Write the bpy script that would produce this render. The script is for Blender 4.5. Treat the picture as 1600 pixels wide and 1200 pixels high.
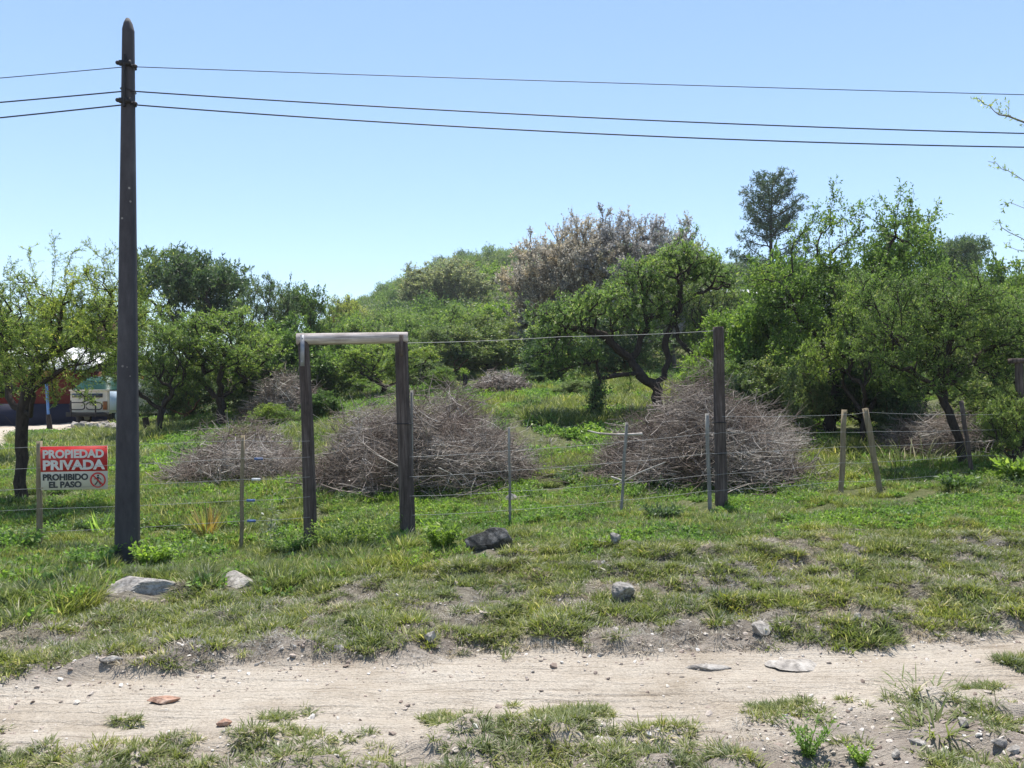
import bpy, math, random
import numpy as np
from mathutils import Vector, Matrix

R = math.radians
F = 1256.0          # focal length in photo pixels, horizon row 640, centre column 800
EYE = 1.6

# ------------------------------------------------------------------ camera, sky, sun
scene = bpy.context.scene
for o in list(bpy.data.objects):
    bpy.data.objects.remove(o)
col = scene.collection
cam_d = bpy.data.cameras.new('camera')
cam = bpy.data.objects.new('camera', cam_d)
col.objects.link(cam)
cam.location = (0, 0, EYE)
cam.rotation_euler = (R(90), 0, 0)
cam_d.sensor_width = 36
cam_d.lens = 36 * F / 1600
cam_d.shift_y = 0.025
cam_d.clip_start = 0.05
cam_d.clip_end = 3000
scene.camera = cam

SUN_EL, SUN_AZ = 72.0, 0.0      # sun stands high straight ahead of the camera
world = bpy.data.worlds.new('World')
scene.world = world
world.use_nodes = True
nt = world.node_tree
bg = nt.nodes['Background']
sky = nt.nodes.new('ShaderNodeTexSky')
sky.sky_type = 'NISHITA'
sky.sun_disc = False
sky.sun_elevation = R(SUN_EL)
sky.sun_rotation = R(SUN_AZ)
sky.altitude = 900
sky.air_density = 1.15
sky.dust_density = 0.0
sky.ozone_density = 1.7
nt.links.new(sky.outputs[0], bg.inputs[0])
bg.inputs[1].default_value = 0.112
sun_d = bpy.data.lights.new('sun', 'SUN')
sun_d.energy = 4.6
sun_d.angle = R(0.53)
sun_d.color = (1.0, 0.955, 0.88)
sun = bpy.data.objects.new('sun', sun_d)
col.objects.link(sun)
sd = Vector((math.sin(R(SUN_AZ)) * math.cos(R(SUN_EL)), math.cos(R(SUN_AZ)) * math.cos(R(SUN_EL)), math.sin(R(SUN_EL))))
sun.rotation_euler = sd.to_track_quat('Z', 'Y').to_euler()
sun.location = sd * 50
vs = scene.view_settings
vs.view_transform = 'Standard'
vs.look = 'None'
vs.exposure = 0.84
vs.gamma = 1.0
vs.use_curve_mapping = False

# ------------------------------------------------------------------ noise
def _hash(ix, iy, iz, s):
    h = (ix * 374761393 + iy * 668265263 + iz * 2147483647 + s * 974634777) & 0xFFFFFFFF
    h = ((h ^ (h >> 13)) * 1274126177) & 0xFFFFFFFF
    h = h ^ (h >> 16)
    return (h & 0xFFFF) / 65535.0
def vnoise(x, y, s=0):
    x = np.asarray(x, float); y = np.asarray(y, float)
    ix = np.floor(x).astype(np.int64); iy = np.floor(y).astype(np.int64)
    fx = x - ix; fy = y - iy
    fx = fx * fx * (3 - 2 * fx); fy = fy * fy * (3 - 2 * fy)
    a = _hash(ix, iy, 0, s); b = _hash(ix + 1, iy, 0, s); c = _hash(ix, iy + 1, 0, s); d = _hash(ix + 1, iy + 1, 0, s)
    return (a * (1 - fx) + b * fx) * (1 - fy) + (c * (1 - fx) + d * fx) * fy
def fbm(x, y, s=0, o=4):
    r = 0; a = 0.5; t = 0
    for k in range(o):
        r = r + a * vnoise(x * 2 ** k, y * 2 ** k, s + k * 7); t += a; a *= 0.5
    return r / t

# ------------------------------------------------------------------ terrain height
COLS = np.array([-400, 0, 200, 400, 500, 600, 800, 1000, 1200, 1400, 1600, 2000.])
ROWS = np.array([2.5, 4.6, 5.4, 6.4, 7.5, 9.2, 11, 14, 20, 30, 45, 70, 110, 170, 220, 400, 900.])
Z = np.array([
    [0] * 12,
    [0, 0, 0, 0, 0, 0, 0, 0, 0, .01, .02, .02],
    [-.03, -.03, -.02, 0, 0, 0, 0, 0, .02, .05, .08, .08],
    [-.03, -.03, -.02, 0, .02, .03, .08, .1, .14, .16, .18, .18],
    [-.04, -.04, -.02, 0, .03, .08, .17, .22, .28, .30, .32, .3],
    [-.05, -.03, -.05, -.08, -.02, .08, .2, .25, .31, .36, .4, .4],
    [.15, .155, .15, .17, .2, .24, .29, .33, .37, .46, .59, .7],
    [.3, .32, .33, .43, .48, .54, .62, .6, .52, .62, .8, .9],
    [.5, .56, .6, .92, 1.15, 1.36, 1.52, 1.6, 1.36, 1.28, 1.44, 1.6],
    [.9, .93, 1.12, 1.6, 1.9, 2.2, 2.5, 2.6, 2.1, 2.0, 2.5, 2.8],
    [1.0, 1.06, 1.3, 2.3, 2.8, 3.4, 4.0, 3.9, 3.4, 3.4, 3.7, 4],
    [1.0, 1.05, 1.6, 3.2, 4.6, 6, 7.7, 8.3, 7.0, 6.6, 7.2, 8],
    [1.2, 1.6, 2.2, 4.5, 8.5, 13, 17.4, 17.8, 15, 14, 14.7, 15],
    [1.5, 2, 2.5, 7.0, 17.5, 25.0, 31.5, 32, 29, 26.5, 25, 25],
    [1.5, 2, 2, 5, 14, 21, 28, 29, 27, 25, 22, 22],
    [2, 2, 2, 3, 4, 5, 6, 6, 6, 6, 6, 6],
    [0] * 12], float)
_LR = np.log(ROWS)
def _axis(v, knots):
    v = np.clip(v, knots[0], knots[-1])
    i = np.clip(np.searchsorted(knots, v, side='right') - 1, 0, len(knots) - 2)
    t = (v - knots[i]) / (knots[i + 1] - knots[i])
    return i, t
def height(x, y):
    x = np.asarray(x, float); y = np.asarray(y, float)
    yy = np.maximum(y, 2.5)
    ci, ct = _axis(800 + F * x / yy, COLS)
    ri, rt = _axis(np.log(yy), _LR)
    ct = ct * ct * (3 - 2 * ct) * 0.5 + ct * 0.5
    rt = rt * rt * (3 - 2 * rt) * 0.35 + rt * 0.65
    z = (Z[ri, ci] * (1 - ct) + Z[ri, ci + 1] * ct) * (1 - rt) + (Z[ri + 1, ci] * (1 - ct) + Z[ri + 1, ci + 1] * ct) * rt
    rd = road_mask(x, y)
    fade = np.clip((y - 2.6) / 0.6, 0, 1)
    rough = (fbm(x * 2.2, y * 2.2, 3, 4) - 0.5) * 0.10 + (fbm(x * 9, y * 9, 5, 3) - 0.5) * 0.035
    track = (fbm(x * 1.2, y * 9, 8, 3) - 0.5) * 0.022 + (fbm(x * 3, y * 3, 9, 3) - 0.5) * 0.03 + (fbm(x * 25, y * 25, 19, 2) - 0.5) * 0.008
    z = z + fade * (rough * (1 - rd) + track * rd)
    lump = np.clip(vnoise(x * 4.3, y * 4.3, 301) - .45, 0, 1) * .13 + np.clip(vnoise(x * 8.7, y * 8.7, 311) - .5, 0, 1) * .07
    z = z + fade * (1 - rd) * np.clip((13 - y) / 4, 0, 1) * lump
    c_ = (far_edge(x) * .42 + near_edge(x) * .58)
    for off, dep, sg in ((-.18, .022, .09), (.30, .016, .11)):
        z = z - fade * rd * dep * np.exp(-((y - c_ - off) / sg) ** 2)
    z = z + fade * rd * .004 * np.sin((y + .06 * vnoise(x * .5, y * 0, 77)) * 95) * np.clip(fbm(x * .7, y * 3, 88, 2) * 4 - 1.8, 0, 1)
    # the cut edge of the bank above the road
    fe = far_edge(x)
    d = y - fe
    z = z + np.where((y > 4) & (d < 3), 0.05 * np.clip(d / 0.25, 0, 1) * np.clip(1 - (d - .3) / 1.5, 0, 1), 0)
    return z
def far_edge(x):
    return np.interp(x, [-6, -3.0, -1.6, 0, 1.7, 3.6, 8], [4.55, 4.76, 5.05, 5.25, 5.26, 5.42, 5.8]) + (fbm(np.asarray(x) * 1.7, 0 * np.asarray(x), 21, 3) - .5) * .35
def near_edge(x):
    return np.interp(x, [-6, -2.45, -1.3, 0, 1.35, 2.2, 3.2, 8], [3.7, 3.84, 3.98, 4.1, 4.22, 4.45, 4.75, 5.2]) + (fbm(np.asarray(x) * 1.9, 0 * np.asarray(x), 31, 3) - .5) * .3
def road_mask(x, y):
    f = far_edge(x); n = near_edge(x)
    return np.clip((y - n) / 0.18 + .5, 0, 1) * np.clip((f - y) / 0.18 + .5, 0, 1)
def H(x, y): return float(height(np.array([x]), np.array([y]))[0])
def W(px, py, Y): return np.array([(px - 800) / F * Y, Y, EYE + (640 - py) / F * Y])
def G(px, Y):
    x = (px - 800) / F * Y
    return Vector((x, Y, H(x, Y)))

# ------------------------------------------------------------------ mesh builder
class MB:
    def __init__(s): s.v = []; s.t = []; s.q = []; s.ta = []; s.qa = []; s.n = 0
    def add(s, v, t=None, q=None, ta=None, qa=None):
        v = np.asarray(v, np.float32).reshape(-1, 3)
        if t is not None and len(t):
            t = np.asarray(t, np.int32); s.t.append(t + s.n); s.ta.append(np.full(len(t), .5, np.float32) if ta is None else np.asarray(ta, np.float32))
        if q is not None and len(q):
            q = np.asarray(q, np.int32); s.q.append(q + s.n); s.qa.append(np.full(len(q), .5, np.float32) if qa is None else np.asarray(qa, np.float32))
        s.v.append(v); s.n += len(v)
    def mesh(s, name, mat, smooth=False):
        v = np.concatenate(s.v); t = np.concatenate(s.t) if s.t else np.zeros((0, 3), np.int32); q = np.concatenate(s.q) if s.q else np.zeros((0, 4), np.int32)
        me = bpy.data.meshes.new(name)
        me.vertices.add(len(v)); me.vertices.foreach_set('co', v.ravel())
        nl = len(t) * 3 + len(q) * 4
        me.loops.add(nl); me.loops.foreach_set('vertex_index', np.concatenate([t.ravel(), q.ravel()]).astype(np.int32))
        me.polygons.add(len(t) + len(q))
        ls = np.concatenate([np.arange(len(t)) * 3, len(t) * 3 + np.arange(len(q)) * 4]).astype(np.int32)
        me.polygons.foreach_set('loop_start', ls)
        me.update(calc_edges=True)
        if smooth: me.polygons.foreach_set('use_smooth', np.ones(len(me.polygons), bool))
        a = me.attributes.new('lv', 'FLOAT', 'FACE')
        a.data.foreach_set('value', np.concatenate([np.concatenate(s.ta) if s.ta else np.zeros(0, np.float32), np.concatenate(s.qa) if s.qa else np.zeros(0, np.float32)]))
        if mat: me.materials.append(mat)
        me.validate()
        return me
    def box(s, c, d, rot=None):
        x, y, z = [k / 2 for k in d]
        v = np.array([[-x, -y, -z], [x, -y, -z], [x, y, -z], [-x, y, -z], [-x, -y, z], [x, -y, z], [x, y, z], [-x, y, z]])
        if rot is not None: v = v @ np.array(rot).T
        s.add(v + np.array(c), q=[[0, 3, 2, 1], [4, 5, 6, 7], [0, 1, 5, 4], [1, 2, 6, 5], [2, 3, 7, 6], [3, 0, 4, 7]])
    def tubes(s, P, Rr, sides, cap=False, lv=None):      # P: B,K,3   Rr: B,K
        P = np.asarray(P, float); Rr = np.asarray(Rr, float)
        B, K, _ = P.shape
        T = np.gradient(P, axis=1)
        T /= np.linalg.norm(T, axis=2, keepdims=True) + 1e-9
        mt = P[:, -1] - P[:, 0]; mt /= np.linalg.norm(mt, axis=1, keepdims=True) + 1e-9
        ref = np.where(np.abs(mt[:, 2:3]) > .8, np.array([[1., 0, 0]]), np.array([[0, 0, 1.]]))[:, None, :]
        A = np.cross(T, ref); A /= np.linalg.norm(A, axis=2, keepdims=True) + 1e-9
        Bn = np.cross(T, A)
        an = np.arange(sides) * 2 * np.pi / sides
        v = P[:, :, None, :] + Rr[:, :, None, None] * (np.cos(an)[None, None, :, None] * A[:, :, None, :] + np.sin(an)[None, None, :, None] * Bn[:, :, None, :])
        i = np.arange(K - 1)[:, None]; j = np.arange(sides)[None, :]; j2 = (j + 1) % sides
        q = np.stack([i * sides + j, (i + 1) * sides + j, (i + 1) * sides + j2, i * sides + j2], -1).reshape(-1, 4)
        Q = (q[None] + (np.arange(B) * K * sides)[:, None, None]).reshape(-1, 4)
        qa = None if lv is None else np.repeat(lv, len(q))
        s.add(v.reshape(-1, 3), q=Q, qa=qa)
        if cap:
            for b in range(B):
                vb = v[b]
                for ring, fl in ((vb[0], 1), (vb[-1], 0)):
                    c = ring.mean(0); vv = np.vstack([ring, c]); k = np.arange(sides)
                    tt = np.stack([k, (k + 1) % sides, np.full(sides, sides)], 1)
                    if not fl: tt = tt[:, ::-1]
                    s.add(vv, t=tt)
    def tube(s, pts, r, sides=8, cap=True):
        pts = np.asarray(pts, float); r = np.broadcast_to(np.asarray(r, float), (len(pts),))
        s.tubes(pts[None], r[None], sides, cap)

def link(name, me, parent=None, loc=None):
    o = bpy.data.objects.new(name, me); col.objects.link(o)
    if parent: o.parent = parent
    if loc is not None: o.location = loc
    return o
def tag(o, label=None, cat=None, group=None, kind=None):
    if label: o['label'] = label
    if cat: o['category'] = cat
    if group: o['group'] = group
    if kind: o['kind'] = kind
    return o
def thing(name, label, cat, loc=(0, 0, 0), rotz=0, group=None):
    o = link(name, None); o.location = loc; o.rotation_euler = (0, 0, rotz); o.empty_display_size = .2
    return tag(o, label, cat, group)

# ------------------------------------------------------------------ materials
def mat(name): 
    m = bpy.data.materials.new(name); m.use_nodes = True
    return m, m.node_tree, m.node_tree.nodes['Principled BSDF']
def N(nt, t, **k):
    n = nt.nodes.new(t)
    for a, b in k.items():
        if a in n.bl_rna.properties: setattr(n, a, b)
        else: n.inputs[a].default_value = b
    return n
def ramp(nt, src, stops):
    r = nt.nodes.new('ShaderNodeValToRGB'); e = r.color_ramp.elements
    e[0].position, e[0].color = stops[0][0], (*stops[0][1], 1); e[1].position, e[1].color = stops[-1][0], (*stops[-1][1], 1)
    for p, c in stops[1:-1]:
        k = e.new(p); k.color = (*c, 1)
    nt.links.new(src, r.inputs[0]); return r
def noise(nt, scale, detail=4, rough=.6, vec=None, stretch=None, obj=True):
    n = nt.nodes.new('ShaderNodeTexNoise'); n.inputs['Scale'].default_value = scale; n.inputs['Detail'].default_value = detail; n.inputs['Roughness'].default_value = rough
    if vec is None:
        if obj: vec = nt.nodes.new('ShaderNodeTexCoord').outputs['Object']
        else: vec = nt.nodes.new('ShaderNodeNewGeometry').outputs['Position']
    if stretch:
        mp = nt.nodes.new('ShaderNodeMapping'); mp.inputs['Scale'].default_value = stretch; nt.links.new(vec, mp.inputs[0]); vec = mp.outputs[0]
    nt.links.new(vec, n.inputs['Vector']); return n
def bump(nt, bs, src, dist, strength=1):
    b = nt.nodes.new('ShaderNodeBump'); b.inputs['Distance'].default_value = dist; b.inputs['Strength'].default_value = strength
    nt.links.new(src, b.inputs['Height']); nt.links.new(b.outputs[0], bs.inputs['Normal']); return b
def mix(nt, fac, a, b, mode='MIX'):
    m = nt.nodes.new('ShaderNodeMix'); m.data_type = 'RGBA'; m.blend_type = mode
    for sock, v in ((m.inputs[0], fac), (m.inputs[6], a), (m.inputs[7], b)):
        if isinstance(v, bpy.types.NodeSocket): nt.links.new(v, sock)
        elif isinstance(v, (tuple, list)): sock.default_value = (*v, 1)
        else: sock.default_value = v
    return m.outputs[2]
def simple(name, c, rough=.7, var=.25, sc=8, metal=0, bmp=0, spec=.3):
    m, nt, bs = mat(name); n = noise(nt, sc)
    r = ramp(nt, n.outputs[0], [(.3, tuple(k * (1 - var) for k in c)), (.7, tuple(min(1, k * (1 + var)) for k in c))])
    nt.links.new(r.outputs[0], bs.inputs['Base Color']); bs.inputs['Roughness'].default_value = rough; bs.inputs['Metallic'].default_value = metal
    bs.inputs['Specular IOR Level'].default_value = spec
    if bmp: bump(nt, bs, n.outputs[0], bmp)
    return m
def leafmat(name, c1, c2, c3=None, trans=.4, rough=.5, world_scale=.9, spec=.35, tint=(1.2, 1.3, .7), gain=1.55):
    def ds(c): m_ = .3 * c[0] + .6 * c[1] + .1 * c[2]; return tuple((k * .86 + m_ * .14) * gain for k in c)
    c1, c2, c3 = [ds(c) if c else None for c in (c1, c2, c3)]
    """c1..c2 over lv 0..0.9, dead/odd colour above"""
    m, nt, bs = mat(name)
    at = nt.nodes.new('ShaderNodeAttribute'); at.attribute_name = 'lv'
    st = [(0, c1), (.86, c2)]
    st += [(.9, c3 or c2), (1, c3 or c2)]
    r = ramp(nt, at.outputs['Fac'], st)
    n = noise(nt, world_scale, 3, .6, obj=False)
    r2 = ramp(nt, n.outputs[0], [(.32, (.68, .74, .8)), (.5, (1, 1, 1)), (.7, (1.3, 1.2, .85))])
    oi = nt.nodes.new('ShaderNodeObjectInfo')
    r3 = ramp(nt, oi.outputs['Random'], [(0, (.85, .88, .95)), (1, (1.13, 1.08, .95))])
    c = mix(nt, 1.0, mix(nt, 1.0, r.outputs[0], r2.outputs[0], 'MULTIPLY'), r3.outputs[0], 'MULTIPLY')
    nt.links.new(c, bs.inputs['Base Color']); bs.inputs['Roughness'].default_value = rough; bs.inputs['Specular IOR Level'].default_value = spec
    tr = nt.nodes.new('ShaderNodeBsdfTranslucent'); tc = mix(nt, 1.0, c, tint, 'MULTIPLY'); nt.links.new(tc, tr.inputs[0])
    ms = nt.nodes.new('ShaderNodeMixShader'); ms.inputs[0].default_value = min(.6, trans + (.12 if gain > 1.4 else 0))
    nt.links.new(bs.outputs[0], ms.inputs[1]); nt.links.new(tr.outputs[0], ms.inputs[2])
    nt.links.new(ms.outputs[0], nt.nodes['Material Output'].inputs[0])
    return m

M = {}
def barkmat(name, a, b, sc=22, d=.01, st=(1, 1, .25)):
    m, nt, bs = mat(name); n = noise(nt, sc, 6, .7, stretch=st)
    r = ramp(nt, n.outputs[0], [(.3, a), (.72, b)]); nt.links.new(r.outputs[0], bs.inputs['Base Color'])
    bs.inputs['Roughness'].default_value = .9; bs.inputs['Specular IOR Level'].default_value = .15; bump(nt, bs, n.outputs[0], d); return m
M['bark'] = barkmat('dark_bark', (.018, .014, .013), (.075, .06, .052))
M['bark_grey'] = barkmat('grey_bark', (.10, .09, .08), (.25, .225, .205))
def twigmat(name, a, b, c):
    m, nt, bs = mat(name); at = nt.nodes.new('ShaderNodeAttribute'); at.attribute_name = 'lv'
    r = ramp(nt, at.outputs['Fac'], [(0, a), (.6, b), (1, c)]); n = noise(nt, 14, 3)
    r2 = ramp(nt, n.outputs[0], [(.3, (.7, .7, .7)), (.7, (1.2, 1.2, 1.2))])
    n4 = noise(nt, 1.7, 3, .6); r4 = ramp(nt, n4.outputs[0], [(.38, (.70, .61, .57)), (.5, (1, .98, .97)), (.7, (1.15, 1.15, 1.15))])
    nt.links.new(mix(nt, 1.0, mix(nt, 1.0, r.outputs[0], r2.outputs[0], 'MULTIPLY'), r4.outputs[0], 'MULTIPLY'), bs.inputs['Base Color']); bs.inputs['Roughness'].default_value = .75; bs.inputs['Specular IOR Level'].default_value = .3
    return m
M['dry'] = twigmat('dry_twigs', (.10, .075, .06), (.30, .26, .225), (.62, .59, .55))
M['dry_red'] = twigmat('dry_brown_twigs', (.12, .06, .035), (.26, .15, .09), (.42, .32, .2))
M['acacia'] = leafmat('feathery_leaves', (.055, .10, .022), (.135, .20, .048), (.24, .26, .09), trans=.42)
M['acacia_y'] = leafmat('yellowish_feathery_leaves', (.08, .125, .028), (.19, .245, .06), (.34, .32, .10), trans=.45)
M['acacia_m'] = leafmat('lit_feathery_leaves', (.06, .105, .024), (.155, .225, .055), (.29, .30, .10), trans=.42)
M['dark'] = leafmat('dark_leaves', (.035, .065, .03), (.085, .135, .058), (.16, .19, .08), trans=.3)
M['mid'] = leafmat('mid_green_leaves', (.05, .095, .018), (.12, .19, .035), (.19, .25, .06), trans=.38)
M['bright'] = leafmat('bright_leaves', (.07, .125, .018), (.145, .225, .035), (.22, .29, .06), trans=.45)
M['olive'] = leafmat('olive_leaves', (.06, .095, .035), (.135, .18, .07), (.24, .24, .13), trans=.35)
M['grey'] = leafmat('grey_seed_heads', (.20, .185, .16), (.42, .39, .355), (.58, .55, .53), trans=.4, gain=1.4, tint=(1, 1, 1))
M['greygreen'] = leafmat('grey_green_leaves', (.12, .14, .075), (.25, .265, .17), (.40, .38, .32), trans=.3)
M['yellow'] = leafmat('yellow_green_leaves', (.13, .16, .035), (.24, .26, .07), (.3, .3, .1), trans=.4)
M['pine'] = leafmat('pine_needles', (.018, .042, .018), (.05, .09, .04), (.085, .12, .055), trans=.15)
M['grass'] = leafmat('grass_blades', (.09, .12, .03), (.205, .24, .075), (.42, .39, .25), trans=.42, world_scale=1.3, gain=1.22)
M['grass_dry'] = leafmat('sparse_grass_blades', (.08, .105, .025), (.19, .215, .06), (.38, .33, .22), trans=.35, world_scale=2.2, gain=1.3)
M['straw'] = leafmat('dead_straw', (.20, .165, .125), (.40, .35, .27), (.5, .45, .38), trans=.25, gain=1, tint=(1, 1, 1))
M['clover'] = leafmat('weed_leaves', (.065, .13, .02), (.14, .235, .04), (.22, .3, .08), trans=.4)
M['agave'] = leafmat('rusty_spike_leaves', (.17, .11, .03), (.32, .22, .07), (.20, .22, .05), trans=.25)

def soilmat():
    m, nt, bs = mat('soil'); pos = nt.nodes.new('ShaderNodeNewGeometry').outputs['Position']
    at = nt.nodes.new('ShaderNodeAttribute'); at.attribute_name = 'road'
    n1 = noise(nt, 1.4, 6, .65, vec=pos); n2 = noise(nt, 60, 4, .7, vec=pos); n3 = noise(nt, 9, 5, .7, vec=pos)
    tr = noise(nt, 5, 5, .7, vec=pos, stretch=(.35, 9, 1))
    road = ramp(nt, n1.outputs[0], [(.3, (.37, .31, .24)), (.5, (.48, .42, .345)), (.7, (.54, .485, .41))])
    soil = ramp(nt, n3.outputs[0], [(.3, (.12, .095, .08)), (.55, (.25, .215, .185)), (.75, (.37, .33, .29))])
    far = ramp(nt, n3.outputs[0], [(.3, (.06, .085, .025)), (.6, (.13, .14, .055)), (.8, (.23, .21, .12))])
    fa = nt.nodes.new('ShaderNodeAttribute'); fa.attribute_name = 'green'
    c = mix(nt, fa.outputs['Fac'], soil.outputs[0], far.outputs[0])
    c = mix(nt, at.outputs['Fac'], c, road.outputs[0])
    g = ramp(nt, n2.outputs[0], [(.3, (.72, .70, .68)), (.52, (1, 1, 1)), (.75, (1.18, 1.17, 1.15))])
    c = mix(nt, 1.0, c, g.outputs[0], 'MULTIPLY')
    g2 = ramp(nt, tr.outputs[0], [(.38, (.74, .72, .70)), (.46, (1, 1, 1)), (1, (1.06, 1.06, 1.06))])
    c = mix(nt, 1.0, c, g2.outputs[0], 'MULTIPLY')
    nt.links.new(c, bs.inputs['Base Color']); bs.inputs['Roughness'].default_value = .95; bs.inputs['Specular IOR Level'].default_value = .15
    ad = nt.nodes.new('ShaderNodeMath'); ad.operation = 'MULTIPLY_ADD'; nt.links.new(tr.outputs[0], ad.inputs[0]); ad.inputs[1].default_value = 1.0; nt.links.new(n2.outputs[0], ad.inputs[2])
    bump(nt, bs, ad.outputs[0], .022)
    return m
M['soil'] = soilmat()
def rockmat(name, a, b, c, sc=9):
    m, nt, bs = mat(name); n = noise(nt, sc, 7, .7); v = noise(nt, sc * 3.2, 4, .7)
    r = ramp(nt, n.outputs[0], [(.3, a), (.5, b), (.68, c)]); r2 = ramp(nt, v.outputs[0], [(.36, (.55, .55, .55)), (.55, (1.05, 1.05, 1.05))])
    nt.links.new(mix(nt, 1.0, r.outputs[0], r2.outputs[0], 'MULTIPLY'), bs.inputs['Base Color']); bs.inputs['Roughness'].default_value = .88; bs.inputs['Specular IOR Level'].default_value = .2
    bump(nt, bs, n.outputs[0], .02); return m
M['rock_dark'] = rockmat('dark_lichen_rock', (.025, .025, .025), (.07, .068, .065), (.24, .23, .22))
M['rock_pale'] = rockmat('pale_rock', (.20, .18, .165), (.34, .31, .275), (.48, .45, .41))
M['rock_grey'] = rockmat('grey_rock', (.13, .12, .11), (.27, .25, .23), (.42, .40, .37))
M['rock_red'] = rockmat('reddish_rock', (.22, .12, .08), (.36, .22, .16), (.45, .34, .27))
def pebmat():
    m, nt, bs = mat('pebbles'); oi = nt.nodes.new('ShaderNodeObjectInfo')
    r = ramp(nt, oi.outputs['Random'], [(0, (.20, .15, .12)), (.35, (.38, .31, .26)), (.8, (.52, .47, .41)), (1, (.66, .62, .57))])
    n = noise(nt, 3); r2 = ramp(nt, n.outputs[0], [(.3, (.75, .75, .75)), (.7, (1.1, 1.1, 1.1))])
    nt.links.new(mix(nt, 1.0, r.outputs[0], r2.outputs[0], 'MULTIPLY'), bs.inputs['Base Color']); bs.inputs['Roughness'].default_value = .9
    return m
M['pebble'] = pebmat()
def woodmat(name, a, b, c):
    m, nt, bs = mat(name); n = noise(nt, 30, 7, .75, stretch=(1, 1, .06)); n2 = noise(nt, 3, 4, .6)
    r = ramp(nt, n.outputs[0], [(.28, a), (.5, b), (.75, c)]); r2 = ramp(nt, n2.outputs[0], [(.3, (.7, .68, .68)), (.7, (1.2, 1.2, 1.2))])
    nt.links.new(mix(nt, 1.0, r.outputs[0], r2.outputs[0], 'MULTIPLY'), bs.inputs['Base Color']); bs.inputs['Roughness'].default_value = .85; bs.inputs['Specular IOR Level'].default_value = .2
    bump(nt, bs, n.outputs[0], .012); return m
M['post'] = woodmat('weathered_post_wood', (.02, .016, .016), (.095, .075, .068), (.22, .185, .17))
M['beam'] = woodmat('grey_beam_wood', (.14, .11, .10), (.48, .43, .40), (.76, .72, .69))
M['lath'] = woodmat('pale_lath_wood', (.12, .095, .06), (.25, .205, .135), (.36, .30, .21))
M['lath_grey'] = woodmat('grey_lath_wood', (.13, .12, .115), (.25, .24, .22), (.36, .35, .33))
def concmat():
    m, nt, bs = mat('dark_concrete'); n = noise(nt, 7, 6, .7, stretch=(1, 1, .3)); v = nt.nodes.new('ShaderNodeTexVoronoi'); v.inputs['Scale'].default_value = 9
    tc = nt.nodes.new('ShaderNodeTexCoord'); nt.links.new(tc.outputs['Object'], v.inputs['Vector'])
    r = ramp(nt, n.outputs[0], [(.3, (.026, .023, .028)), (.55, (.05, .046, .052)), (.75, (.085, .08, .085))])
    d = ramp(nt, v.outputs['Distance'], [(0, (1, 1, 1)), (.09, (1, 1, 1)), (.12, (0, 0, 0)), (1, (0, 0, 0))])
    n3 = noise(nt, 2.3, 2); g = ramp(nt, n3.outputs[0], [(.5, (0, 0, 0)), (.6, (1, 1, 1))])
    f = mix(nt, 1.0, d.outputs[0], g.outputs[0], 'MULTIPLY')
    nt.links.new(mix(nt, f, r.outputs[0], (.34, .32, .29)), bs.inputs['Base Color']); bs.inputs['Roughness'].default_value = .8; bump(nt, bs, n.outputs[0], .006); return m
M['concrete'] = concmat()
M['black'] = simple('dark_iron', (.02, .018, .02), .6, .3)
M['cable'] = simple('cable', (.02, .022, .03), .6, .2)
M['galv'] = simple('galvanised_wire', (.33, .33, .33), .6, .15, metal=.2)
M['strap'] = simple('grey_metal_strap', (.30, .31, .34), .5, .2, metal=.4)
M['red'] = simple('sign_red', (.50, .03, .03), .5, .16, 6)
M['signwhite'] = simple('sign_white', (.66, .64, .60), .5, .10, 5)
M['ink'] = simple('sign_black', (.035, .04, .045), .5, .1)
M['tag_white'] = simple('white_plastic', (.72, .74, .76), .5, .1)
M['tag_blue'] = simple('blue_plastic', (.10, .16, .35), .5, .15)
M['wall_red'] = simple('red_painted_wall', (.12, .016, .011), .8, .15, 2)
M['navy'] = simple('navy_painted_base', (.012, .014, .035), .7, .2, 2)
M['ochre'] = simple('ochre_shutter', (.42, .20, .04), .7, .15, 2)
M['sheet'] = simple('pale_metal_roof', (.55, .56, .58), .45, .12, 2, metal=.2)
M['brown'] = simple('brown_brick', (.10, .045, .035), .8, .25, 4)
M['white'] = simple('white_wall', (.72, .70, .66), .8, .08, 1)
M['blue'] = simple('blue_paint', (.12, .24, .50), .5, .15)
M['cream'] = simple('cream_vehicle_paint', (.52, .48, .39), .45, .12, 3)
M['panel_blue'] = simple('pale_blue_panel', (.48, .58, .68), .45, .1, 3)
M['glass'] = simple('dark_glass', (.02, .025, .03), .12, .1, spec=.6)
M['rubber'] = simple('tyre_rubber', (.02, .02, .02), .85, .2)
M['tarp'] = simple('green_tarp', (.014, .065, .045), .5, .3, 5, bmp=.02)
M['rust'] = simple('rust', (.25, .10, .04), .8, .3, 10)

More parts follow.
